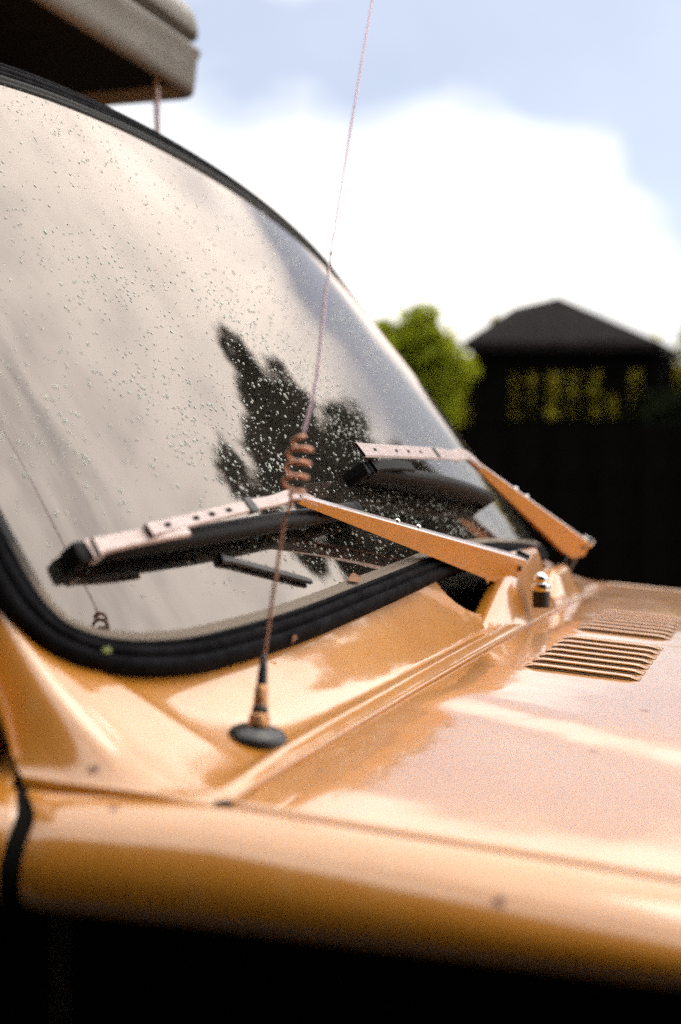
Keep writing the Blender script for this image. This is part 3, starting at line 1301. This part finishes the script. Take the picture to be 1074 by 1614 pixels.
def wiper(piv, knee, clip, ext, root_end, b0, b1, bh, yoke_mat='steelpaint', sw_=0.0052):
    """piv spindle, knee where the channel meets the strap, clip on the blade, b0..b1 ends of the blade on the glass (dy, s)"""
    n = Vector((math.cos(RAKE), -0.12, math.sin(RAKE))).normalized()
    arm, t, nu, side = channel_arm('wiper_arm', piv, knee, 0.0085, 0.0042, 0.037, 0.0065, Vector((0.42, 0.0, 0.91)), van)
    # spindle cap
    bm = bmesh.new()
    pv = Vector(piv)
    add_cyl(bm, pv - nu * 0.05 + t * 0.012, pv - nu * 0.002 + t * 0.012, 0.0075, 0.0075, 14)
    bm_obj('spindle', bm, 'blackplastic', arm)
    bm = bmesh.new()
    add_cyl(bm, pv + t * 0.014 - side * 0.0108 - nu * 0.011, pv + t * 0.014 + side * 0.0108 - nu * 0.011, 0.0032, 0.0032, 10)
    bm_obj('hinge_pin', bm, 'blackplastic', arm)
    bm = bmesh.new()
    add_box(bm, pv - t * 0.004 + nu * 0.001, (0.004, 0.017, 0.010), Matrix((t, side, nu)).transposed())
    bm_obj('end_cap', bm, 'chrome', arm, bevel=0.001)
    for f in (0.55, 0.64):
        bm = bmesh.new()
        c = pv.lerp(Vector(knee), f)
        bmesh.ops.create_uvsphere(bm, u_segments=12, v_segments=8, radius=0.0028, matrix=Matrix.Translation(c + nu * 0.0006))
        bm_obj('rivet', bm, 'chrome', arm)
    # flat strap from the knee down to the blade
    K, Cc, E = Vector(knee), Vector(clip), Vector(ext)
    kn = K.lerp(Cc, 0.16) - n * 0.002
    pth = catmull([K - t * 0.03 - nu * 0.002, K - nu * 0.001 + t * 0.004, kn, K.lerp(Cc, 0.33), K.lerp(Cc, 0.66), Cc], 5)
    st = strap('arm_strap', pth, sw_, 0.0014, n, arm, 'steelpaint')
    d = (Cc - K).normalized()
    dn = (n - d * n.dot(d)).normalized()
    ds = d.cross(dn)
    for f in (0.52, 0.63, 0.73, 0.90):
        bm = bmesh.new()
        add_box(bm, K.lerp(Cc, f) + dn * 0.0014, (0.0070, 0.0030, 0.0008), Matrix((d, ds, dn)).transposed())
        bm_obj('strap_slot', bm, 'void', arm, smooth=False)
    bm = bmesh.new()
    add_box(bm, K.lerp(Cc, 0.37) + dn * 0.0004, (0.010, 0.0125, 0.0046), Matrix((d, ds, dn)).transposed())
    bm_obj('strap_collar', bm, 'blackplastic', arm, bevel=0.0008)
    # blade: yoke over a rubber element
    A, B = Vector((*b0, 0)), Vector((*b1, 0))
    ends = []
    NB = 40
    rub_rows, spine = [], []
    for k in range(NB + 1):
        f = k / NB
        q = A.lerp(B, f)
        base = W(q.x, q.y, 0.0006)
        nn = (W(q.x, q.y, 0.01) - W(q.x, q.y, 0)).normalized()
        q2 = A.lerp(B, min(1, f + 0.01))
        q1 = A.lerp(B, max(0, f - 0.01))
        tt = (W(q2.x, q2.y) - W(q1.x, q1.y)).normalized()
        ss = tt.cross(nn)
        hh = bh * (0.78 + 0.22 * math.sin(math.pi * f))
        wob = 0.0006 * math.sin(k * 2.1)
        prof = [(-0.001, 0), (-0.0025, hh * 0.28), (-0.0055, hh * 0.36), (-0.0065 - wob, hh * 0.55), (-0.0065, hh * 0.86), (-0.004, hh), (0.004, hh), (0.0065, hh * 0.86), (0.0065, hh * 0.5), (0.0055, hh * 0.36), (0.0025, hh * 0.28), (0.001, 0)]
        rub_rows.append([base + ss * a + nn * c for a, c in prof])
        spine.append((base + nn * hh, nn))
    bl = grid('wiper_blade', rub_rows, 'bladerubber', van, closed=True)
    for e in (0, NB):
        bm = bmesh.new()
        vs_ = [bm.verts.new(p) for p in rub_rows[e]]
        bm.faces.new(vs_)
        dirv = (spine[0][0] - spine[1][0]).normalized() * (1 if e == 0 else -1)
        c = spine[e][0]
        add_box(bm, c + dirv * 0.004 - spine[e][1] * bh * 0.42, (0.010, 0.0150, bh * 0.80), Matrix((dirv, dirv.cross(spine[e][1]), spine[e][1])).transposed())
        bm_obj('blade_end_clip', bm, 'bladerubber', bl, bevel=0.0035)
    # primary yoke on the near half of the blade
    yoke_pts, yw = [], []
    for k in range(13):
        f = 0.012 + 0.19 * k / 12
        i = int(f * NB)
        fr = f * NB - i
        p = spine[i][0].lerp(spine[i + 1][0], fr)
        nn = spine[i][1]
        lift = 0.0012 + 0.0062 * math.sin(math.pi * 0.5 * min(1, k / 9))
        yoke_pts.append(p + nn * lift)
        yw.append(0.0062 if k > 0 else 0.0075)
    strap('yoke', yoke_pts, yw, 0.0018, n, bl, yoke_mat)
    bm = bmesh.new()
    p0, nn = spine[0]
    add_box(bm, yoke_pts[0] - nn * 0.006, (0.010, 0.0150, 0.010), Matrix((d, d.cross(nn), nn)).transposed())
    bm_obj('yoke_claw', bm, yoke_mat, bl, bevel=0.002)
    # loose lever hanging on the glass below the blade
    if yoke_mat == 'steelpaint':
        lv = [W(-0.563 + 0.105 * k / 8, 0.0795 - 0.0285 * k / 8, 0.0030) for k in range(9)]
        strap('lever', lv, [0.0040] + [0.0028] * 7 + [0.0020], 0.0016, n, bl, 'blackplastic')
    return arm, bl


wiper(piv=(-0.290, 1.545, 1.331), knee=tuple(W(-0.457, 0.112, 0.034)), clip=tuple(W(-0.662, 0.090, 0.030)), ext=None or (0, 0, 0),
      root_end=None, b0=(-0.703, 0.086), b1=(-0.315, 0.108), bh=0.022)
wiper(piv=(-0.283, 2.00, 1.329), knee=(-0.3755, 1.66, 1.4445), clip=tuple(W(-0.262, 0.158, 0.034)), ext=(0, 0, 0),
      root_end=None, b0=(-0.235, 0.146), b1=(0.205, 0.108), bh=0.031, yoke_mat='bladerubber', sw_=0.0085)

# ------------------------------------------------------------------ aerial
AB = Vector((-0.316, 0.812, 1.2592))
axis = Vector((-0.0010, 0.011, 0.0395)).normalized()
up_n = Vector((0.16, -0.06, 0.97)).normalized()


def lathe(name, base, ax, prof, material, parent, seg=32):
    ax = ax.normalized()
    a = ax.cross(Vector((1, 0, 0))).normalized()
    b = ax.cross(a)
    rows = []
    for r, h in prof:
        rows.append([base + ax * h + a * (r * math.cos(2 * math.pi * k / seg)) + b * (r * math.sin(2 * math.pi * k / seg)) for k in range(seg)])
    return grid(name, rows, material, parent, closed=True, flip=True)


aer = lathe('aerial', AB, up_n, [(0.0175, -0.012), (0.0180, -0.003), (0.0186, -0.001), (0.0184, 0.0012), (0.0170, 0.0034), (0.0140, 0.0052), (0.0090, 0.0064), (0.0086, 0.0070), (0.0, 0.0070)],
            'blackplastic', van)
c0 = AB + up_n * 0.0065
lathe('aerial_nut', c0, axis, [(0.0068, 0), (0.0066, 0.006), (0.0058, 0.008), (0.0, 0.008)], 'brass', aer, 10)
lathe('aerial_ring', c0 + axis * 0.0078, axis, [(0.0048, 0), (0.0052, 0.001), (0.0052, 0.004), (0.0044, 0.0052), (0, 0.0052)], 'blackplastic', aer, 20)
lathe('aerial_ferrule', c0 + axis * 0.0128, axis, [(0.0046, 0), (0.0044, 0.004), (0.0040, 0.012), (0.0034, 0.0128)], 'brass', aer, 20)
lathe('aerial_sleeve', c0 + axis * 0.0255, axis, [(0.0034, 0), (0.0029, 0.010), (0.0019, 0.019), (0.0012, 0.020), (0, 0.020)], 'blackplastic', aer, 16)
# whip with its loading coil
p1 = c0 + axis * 0.044
p2 = Vector((-0.312, 0.848, 1.388))
coil0, coil1 = Vector((-0.3065, 0.850, 1.406)), Vector((-0.3055, 0.866, 1.446))
tube('whip_lower', catmull([p1, p1.lerp(p2, 0.5), p2, coil0], 8), 0.0012, 'copper', aer, 8)
ca = (coil1 - coil0).normalized()
ea = ca.cross(Vector((0, 1, 0))).normalized()
eb = ca.cross(ea)
coil = []
turns = 4.5
for k in range(int(turns * 20) + 1):
    f = k / (turns * 20)
    a = 2 * math.pi * turns * f
    rr = 0.0075 * min(1, 6 * f + 0.12, 6 * (1 - f) + 0.12)
    coil.append(coil0.lerp(coil1, f) + ea * (rr * math.cos(a)) + eb * (rr * math.sin(a)))
tube('whip_coil', coil, 0.00135, 'copper', aer, 8)
q1 = Vector((-0.302, 0.885, 1.487))
q2 = Vector((-0.304, 0.920, 1.571))
q3 = Vector((-0.303, 1.028, 1.80))
q4 = Vector((-0.300, 1.12, 2.0))
tube('whip_upper', catmull([coil1, q1, q2, q3, q4], 8), [0.0012 - 0.0005 * k / 32 for k in range(33)], 'whip', aer, 8)
bm = bmesh.new()
bmesh.ops.create_uvsphere(bm, u_segments=10, v_segments=8, radius=0.0015, matrix=Matrix.Translation(q2))
bm_obj('whip_joint', bm, 'copper', aer)


# ------------------------------------------------------------------ rain on the glass
def drops():
    rng = random.Random(11)
    verts, faces = [], []
    n_ok = 0
    cells = {}
    while n_ok < 7600:
        dy, s = rng.uniform(-0.72, 0.62), rng.uniform(0.05, 0.62)
        dens = 0.25 + 0.75 * noise.noise(Vector((dy * 5, s * 5, 3.3))) ** 2 * 4
        if s < 0.16 and dy < -0.28:
            dens *= 0.35
        if s > 0.42:
            dens *= 0.5
        dens *= 1 - sstep(0.22, 0.46, dy)
        if rng.random() > dens:
            continue
        r = 0.00036 + 0.00100 * rng.random() ** 2.2
        if rng.random() < 0.03:
            r *= 1.35
        key = (int(dy / 0.003), int(s / 0.003))
        if key in cells:
            continue
        cells[key] = 1
        n_ok += 1
        el = rng.uniform(1.0, 1.5) if r > 0.0009 else 1.0
        base = len(verts)
        seg = 8
        rings = ((1.0, 0.0), (0.84, 0.24), (0.48, 0.42))
        jit = [rng.uniform(0.85, 1.15) for _ in range(seg)]
        for fr, fh in rings:
            for k in range(seg):
                a = 2 * math.pi * k / seg
                verts.append(W(dy + r * fr * jit[k] * math.cos(a), s + r * el * fr * jit[k] * math.sin(a), 0.00015 + r * fh))
        verts.append(W(dy, s, 0.00015 + r * 0.47))
        for q in range(2):
            for k in range(seg):
                k2 = (k + 1) % seg
                faces.append((base + q * seg + k, base + q * seg + k2, base + (q + 1) * seg + k2, base + (q + 1) * seg + k))
        for k in range(seg):
            faces.append((base + 2 * seg + k, base + 2 * seg + (k + 1) % seg, base + 3 * seg))
    o = obj('raindrops', verts, faces, 'drop', None)
    tag(o, 'fine raindrops beaded over the windscreen glass', 'raindrops', kind='stuff')


drops()

# moss and leaf crumbs lodged on the seal
def crumb(name, c, size, material, label, cat, seed):
    rng = random.Random(seed)
    bm = bmesh.new()
    bmesh.ops.create_icosphere(bm, subdivisions=2, radius=1.0)
    for v in bm.verts:
        k = 1 + 0.45 * noise.noise(v.co * 1.7 + Vector((seed, 0, 0)))
        v.co = Vector((v.co.x * size[0], v.co.y * size[1], v.co.z * size[2])) * k + Vector(c)
    o = bm_obj(name, bm, material, None)
    return tag(o, label, cat)


def leaf_bit(c, d, w, label, seed):
    rng = random.Random(seed)
    c, d = Vector(c), Vector(d)
    n = Vector((math.cos(RAKE), 0, math.sin(RAKE)))
    s_ = d.cross(n).normalized()
    L = d.length
    d = d.normalized()
    rows = []
    for k in range(7):
        f = k / 6
        ww = w * math.sin(math.pi * (0.08 + 0.84 * f)) * rng.uniform(0.8, 1.2)
        mid = c + d * (L * f) + n * (0.0015 * math.sin(3 * f))
        rows.append([mid - s_ * ww + n * 0.0012, mid - n * 0.0002, mid + s_ * ww + n * 0.0014])
    rows2 = [[p - n * 0.0005 for p in r] for r in rows]
    o = grid('leaf_fragment', rows, 'deadleaf', None)
    return tag(o, label, 'leaf')


mp_ = W(-0.722, 0.020, 0.006)
crumb('moss_tuft', mp_, (0.0032, 0.0048, 0.0022), 'moss', 'small green tuft of moss on the black seal at the lower windscreen corner', 'moss', 3)
leaf_bit(W(-0.395, 0.046, 0.004), (0.003, 0.020, 0.001), 0.004, 'brown scrap of leaf lying on the glazing strip below the wiper arm', 5)
leaf_bit(W(-0.545, 0.004, 0.004), (0.001, 0.004, 0.006), 0.0022, 'tiny brown leaf crumb on the outer edge of the seal beside the aerial', 9)


# ------------------------------------------------------------------ background
def leaves(name, blobs, n, size, material, parent, seed):
    """leaf-sized faces through the volume of a few lobes"""
    rng = random.Random(seed)
    verts, faces = [], []
    tot = sum(b[1][0] * b[1][1] * b[1][2] for b in blobs)
    for c, r in blobs:
        m = int(n * r[0] * r[1] * r[2] / tot)
        for _ in range(m):
            while True:
                v = Vector((rng.uniform(-1, 1), rng.uniform(-1, 1), rng.uniform(-1, 1)))
                if 0.05 < v.length <= 1:
                    break
            f = (0.55 + 0.45 * rng.random()) / 1.0
            v = v.normalized() * (v.length ** 0.35) * (0.82 + 0.62 * noise.noise(v.normalized() * 3.1 + Vector(c)))
            p = Vector(c) + Vector((v.x * r[0], v.y * r[1], v.z * r[2]))
            nrm = (v + Vector((rng.uniform(-.8, .8), rng.uniform(-.8, .8), rng.uniform(-.3, .9)))).normalized()
            a = nrm.cross(Vector((rng.uniform(-1, 1), rng.uniform(-1, 1), rng.uniform(-1, 1)))).normalized()
            b = nrm.cross(a)
            s_ = size * rng.uniform(0.6, 1.4)
            i = len(verts)
            verts += [p - a * s_, p - b * s_ * 0.45 + nrm * s_ * 0.15, p + a * s_, p + b * s_ * 0.45 + nrm * s_ * 0.15]
            faces.append((i, i + 1, i + 2, i + 3))
    return obj(name, verts, faces, material, parent, smooth=False)


def tree(name, base, h, blobs, n, size, material, label, seed, cat='tree', trunk_r=0.1):
    t = empty(name, base)
    tag(t, label, cat)
    b = Vector(base)
    rng = random.Random(seed)
    top = b + Vector((0.1, 0.05, h * 0.75))
    tube('trunk', catmull([b - Vector((0, 0, 0.2)), b + Vector((0.03, 0, h * 0.3)), b + Vector((-0.02, 0.04, h * 0.5)), top], 5),
         [trunk_r * (1 - 0.75 * k / 15) for k in range(16)], 'bark', t, 10)
    for c, r in blobs[:8]:
        st = b + Vector((0, 0, h * rng.uniform(0.28, 0.5)))
        e = Vector(c)
        tube('limb', [st, st.lerp(e, 0.5) + Vector((0, 0, 0.1)), e], [trunk_r * 0.45, trunk_r * 0.3, trunk_r * 0.12], 'bark', t, 7)
    leaves('crown', blobs, n, size, material, t, seed)
    return t


# lime shrub tree beyond the fence, just right of the windscreen
tree('lime_tree', (-3.1, 11.7, 0.5), 2.2, [((-3.1, 11.7, 2.49), (0.36, 0.38, 0.36)), ((-3.32, 11.8, 2.40), (0.32, 0.3, 0.34)), ((-2.92, 11.65, 2.34), (0.23, 0.3, 0.36)),
                                           ((-2.86, 11.7, 2.0), (0.16, 0.25, 0.32)), ((-3.2, 11.7, 2.05), (0.28, 0.3, 0.25)), ((-2.74, 11.8, 2.30), (0.16, 0.2, 0.2)), ((-3.0, 11.6, 2.78), (0.16, 0.16, 0.12)), ((-3.42, 11.7, 2.66), (0.15, 0.15, 0.13))],
     4200, 0.05, 'lime', 'round lime green tree beside the dark summerhouse', 21, trunk_r=0.05)


# dark timber summerhouse with a hipped roof
def summerhouse():
    # local frame at x=-2.5, y=16 on the raised ground
    bx, by, fz = -2.50, 16.0, 0.75
    t = empty('summerhouse', (bx, by, fz))
    tag(t, 'dark timber summerhouse with a hipped roof and open slatted front', 'summerhouse')
    ez = 2.98
    w, dpt = 1.16, 1.3
    # hipped roof with a short ridge and eaves
    P = [(bx - w, by - 0.15, ez - 0.03), (bx + 1.07, by - 0.15, ez - 0.10), (bx + 1.07, by + 2 * dpt, ez), (bx - w, by + 2 * dpt, ez),
         (bx - 0.80, by + dpt * 0.8, 3.46), (bx - 0.26, by + dpt * 0.8, 3.57),
         (bx - w, by - 0.15, ez - 0.13), (bx + 1.07, by - 0.15, ez - 0.20), (bx + 1.07, by + 2 * dpt, ez - 0.1), (bx - w, by + 2 * dpt, ez - 0.1)]
    Fc = [(0, 1, 5, 4), (1, 2, 5), (2, 3, 4, 5), (3, 0, 4), (0, 6, 7, 1), (1, 7, 8, 2), (2, 8, 9, 3), (3, 9, 6, 0), (9, 8, 7, 6)]
    obj('roof', P, Fc, 'roofing', t, smooth=False)
    # posts at the corners
    for sx in (-1, 1):
        for yy in (by, by + 1.2):
            bm = bmesh.new()
            add_box(bm, (bx + sx * 1.03, yy, (fz + ez - 0.16) / 2), (0.11, 0.11, ez - 0.16 - fz))
            bm_obj('post', bm, 'darkwood', t, smooth=False)
    # front: boarded below, header above, uprights between
    n = 17
    for k in range(n):
        bm = bmesh.new()
        x0 = bx - 0.975 + 1.95 * k / (n - 1)
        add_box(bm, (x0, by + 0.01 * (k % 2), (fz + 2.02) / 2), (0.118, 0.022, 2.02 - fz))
        bm_obj('board', bm, 'darkwood', t, smooth=False)
    bm = bmesh.new()
    add_box(bm, (bx, by, 2.74), (2.0, 0.06, 0.30))
    bm_obj('header', bm, 'darkwood', t, smooth=False)
    bm = bmesh.new()
    add_box(bm, (bx, by - 0.03, 2.03), (2.0, 0.08, 0.06))
    bm_obj('rail', bm, 'darkwood', t, smooth=False)
    f = 2237.0
    gaps = [(-0.645, -0.515), (-0.43, -0.345), (-0.23, -0.075), (0.005, 0.145), (0.24, 0.385), (0.46, 0.575), (0.70, 0.84)]
    edges = [-1.0] + [e for g_ in gaps for e in g_] + [1.0]
    for a, b in zip(edges[0::2], edges[1::2]):
        bm = bmesh.new()
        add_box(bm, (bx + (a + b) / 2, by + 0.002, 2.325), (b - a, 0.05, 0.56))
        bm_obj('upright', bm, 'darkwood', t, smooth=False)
    bm = bmesh.new()
    add_box(bm, (bx + 0.522, by + 0.004, 2.47), (0.16, 0.03, 0.26))
    bm_obj('shutter', bm, 'darkwood', t, smooth=False)


summerhouse()


def hedge(name, x0, x1, y, z0, z1, thick, n, size, material, label, seed, cat='hedge'):
    rng = random.Random(seed)
    t = empty(name, ((x0 + x1) / 2, y, z0))
    tag(t, label, cat)
    blobs = []
    m = max(2, int((x1 - x0) / 0.7))
    for k in range(m):
        c = x0 + (x1 - x0) * (k + 0.5) / m
        hh = z1 * rng.uniform(0.93, 1.05)
        blobs.append(((c, y + rng.uniform(-.1, .1), (z0 + hh) / 2), ((x1 - x0) / m * 0.75, thick, (hh - z0) / 2)))
    leaves('foliage', blobs, n, size, material, t, seed)
    for k in range(m):
        c = blobs[k][0]
        tube('stem', [(c[0], y, z0 - 0.1), (c[0] + 0.05, y, c[2])], [0.05, 0.02], 'bark', t, 6)


hedge('sunlit_hedge', -5.4, -0.6, 20.6, 0.7, 3.55, 0.55, 22000, 0.11, 'yellowgreen', 'yellow green hedge glimpsed through the slats of the summerhouse', 31)
hedge('dark_hedge', -1.55, 2.2, 15.0, 0.7, 2.62, 0.6, 9000, 0.09, 'hedge', 'dark evergreen hedge to the right of the summerhouse', 32)


# close-boarded fence across the back of the drive
def fence():
    y, zt = 9.2, 1.74
    t = empty('board_fence', (-1.6, y, 0))
    tag(t, 'black stained board fence behind the bonnet', 'fence')
    w = 0.135
    base = None
    x = -6.0
    k = 0
    rng = random.Random(4)
    while x < 3.2:
        bm = bmesh.new()
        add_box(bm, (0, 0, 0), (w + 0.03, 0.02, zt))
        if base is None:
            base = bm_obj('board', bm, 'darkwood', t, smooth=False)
            o = base
        else:
            bm.free()
            o = base.copy()
            COL.objects.link(o)
            o.parent = t
        o.location = Vector((x, y + 0.024 * (k % 2), zt / 2 + rng.uniform(-0.01, 0.01))) - wpos(t)
        x += w
        k += 1
    x = -6.0
    while x < 3.3:
        bm = bmesh.new()
        add_box(bm, (x, y + 0.08, 0.85), (0.1, 0.1, 1.7))
        bm_obj('fence_post', bm, 'darkwood', t, smooth=False)
        x += 1.9
    for z in (0.4, 1.4):
        bm = bmesh.new()
        add_box(bm, (-1.4, y + 0.058, z), (9.2, 0.04, 0.09))
        bm_obj('fence_rail', bm, 'darkwood', t, smooth=False)


fence()

# tall dark tree to the right, out of the frame, mirrored in the windscreen
rng = random.Random(77)
bl = [((1.9, 13.4, 6.0), (1.0, 0.9, 0.9)), ((2.1, 13.3, 4.7), (1.1, 0.9, 0.9)), ((1.6, 13.2, 3.5), (1.1, 0.9, 0.8)), ((1.0, 13.2, 5.2), (0.6, 0.7, 0.7)), ((1.3, 13.3, 6.7), (0.75, 0.8, 0.8)), ((2.4, 13.3, 7.0), (0.7, 0.7, 0.7)),
      ((2.9, 13.3, 5.6), (0.75, 0.8, 0.7)), ((0.9, 13.2, 4.2), (0.7, 0.7, 0.7)), ((3.0, 13.2, 4.4), (0.8, 0.8, 0.7)), ((2.4, 13.2, 3.4), (0.9, 0.8, 0.7))]
for k in range(34):
    f = rng.random()
    half_w = 0.6 + 1.25 * math.sin(math.pi * min(1, 0.25 + 0.75 * (1 - f)))
    zz = 2.9 + 5.0 * f
    xx = 1.95 + half_w * rng.uniform(-1, 1)
    r_ = rng.uniform(0.22, 0.50)
    bl.append(((xx, 13.2 + rng.uniform(-0.5, 0.5), zz), (r_ * 1.25, r_, r_ * rng.uniform(0.6, 1.1))))
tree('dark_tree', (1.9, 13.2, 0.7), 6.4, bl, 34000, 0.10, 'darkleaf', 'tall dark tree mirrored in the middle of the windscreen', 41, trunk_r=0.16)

# a neighbour's roof showing over the lime tree
def far_house():
    c = Vector((-10.6, 30, 0.45))
    t = empty('neighbour_house', c)
    tag(t, 'far dark roofed house peeping over the lime tree', 'house')
    bm = bmesh.new()
    add_box(bm, c + Vector((0, 0, 1.7)), (6, 5, 3.4))
    bm_obj('wall', bm, 'cream', t, smooth=False)
    x0, x1, y0, y1, z0, z1 = c.x - 3.3, c.x + 3.3, c.y - 2.8, c.y + 2.8, 3.75, 5.05
    P = [(x0, y0, z0), (x1, y0, z0), (x1, y1, z0), (x0, y1, z0), (c.x - 1.2, c.y, z1), (c.x + 1.2, c.y, z1)]
    obj('roof', P, [(0, 1, 5, 4), (1, 2, 5), (2, 3, 4, 5), (3, 0, 4), (3, 2, 1, 0)], 'roofing', t, smooth=False)
    for k in (-1, 1):
        bm = bmesh.new()
        add_box(bm, c + Vector((k * 1.5, -2.51, 1.7)), (1.0, 0.06, 1.1))
        bm_obj('window', bm, 'void', t, smooth=False)


far_house()

# black weatherboarded barn added unseen behind the camera to keep the near wing dark
def shade_barn():
    x0, x1, y1, h = -15.0, 15.0, -1.75, 6.2
    y0 = y1 - 8.0
    t = empty('shade_barn', ((x0 + x1) / 2, (y0 + y1) / 2, 0))
    tag(t, 'long black weatherboarded barn added unseen behind the camera to darken the near side of the van', 'shade_barn')
    bm = bmesh.new()
    add_box(bm, ((x0 + x1) / 2, (y0 + y1) / 2, h / 2), (x1 - x0, y1 - y0, h))
    bm_obj('wall', bm, 'darkwood', t, smooth=False)
    n = 31
    for k in range(n):                       # lapped boards, each tilted out at its foot
        z = h * k / n
        bh = h / n
        P = [(x0 - 0.02, y1 + 0.045, z + 0.003), (x1 + 0.02, y1 + 0.045, z + 0.003), (x1 + 0.02, y1 + 0.012, z + bh + 0.02), (x0 - 0.02, y1 + 0.012, z + bh + 0.02),
             (x0 - 0.02, y1 + 0.004, z + 0.003), (x1 + 0.02, y1 + 0.004, z + 0.003)]
        obj('weatherboard', P, [(0, 1, 2, 3), (4, 5, 1, 0)], 'darkwood', t, smooth=False)
    ym = (y0 + y1) / 2
    P = [(x0 - 0.4, y1 + 0.35, h - 0.1), (x1 + 0.4, y1 + 0.35, h - 0.1), (x1 + 0.4, ym, h + 3.2), (x0 - 0.4, ym, h + 3.2), (x1 + 0.4, y0 - 0.35, h - 0.1), (x0 - 0.4, y0 - 0.35, h - 0.1)]
    obj('roof', P, [(0, 1, 2, 3), (3, 2, 4, 5), (0, 3, 5), (1, 4, 2), (0, 5, 4, 1)], 'roofing', t, smooth=False)
    bm = bmesh.new()
    add_box(bm, (6.0, y1 + 0.06, 1.35), (2.6, 0.08, 2.7))
    d = bm_obj('barn_door', bm, 'darkwood', t, smooth=False)
    bm = bmesh.new()
    add_box(bm, (5.0, y1 + 0.12, 1.2), (0.05, 0.04, 0.25))
    bm_obj('handle', bm, 'steel', d, smooth=False)


shade_barn()
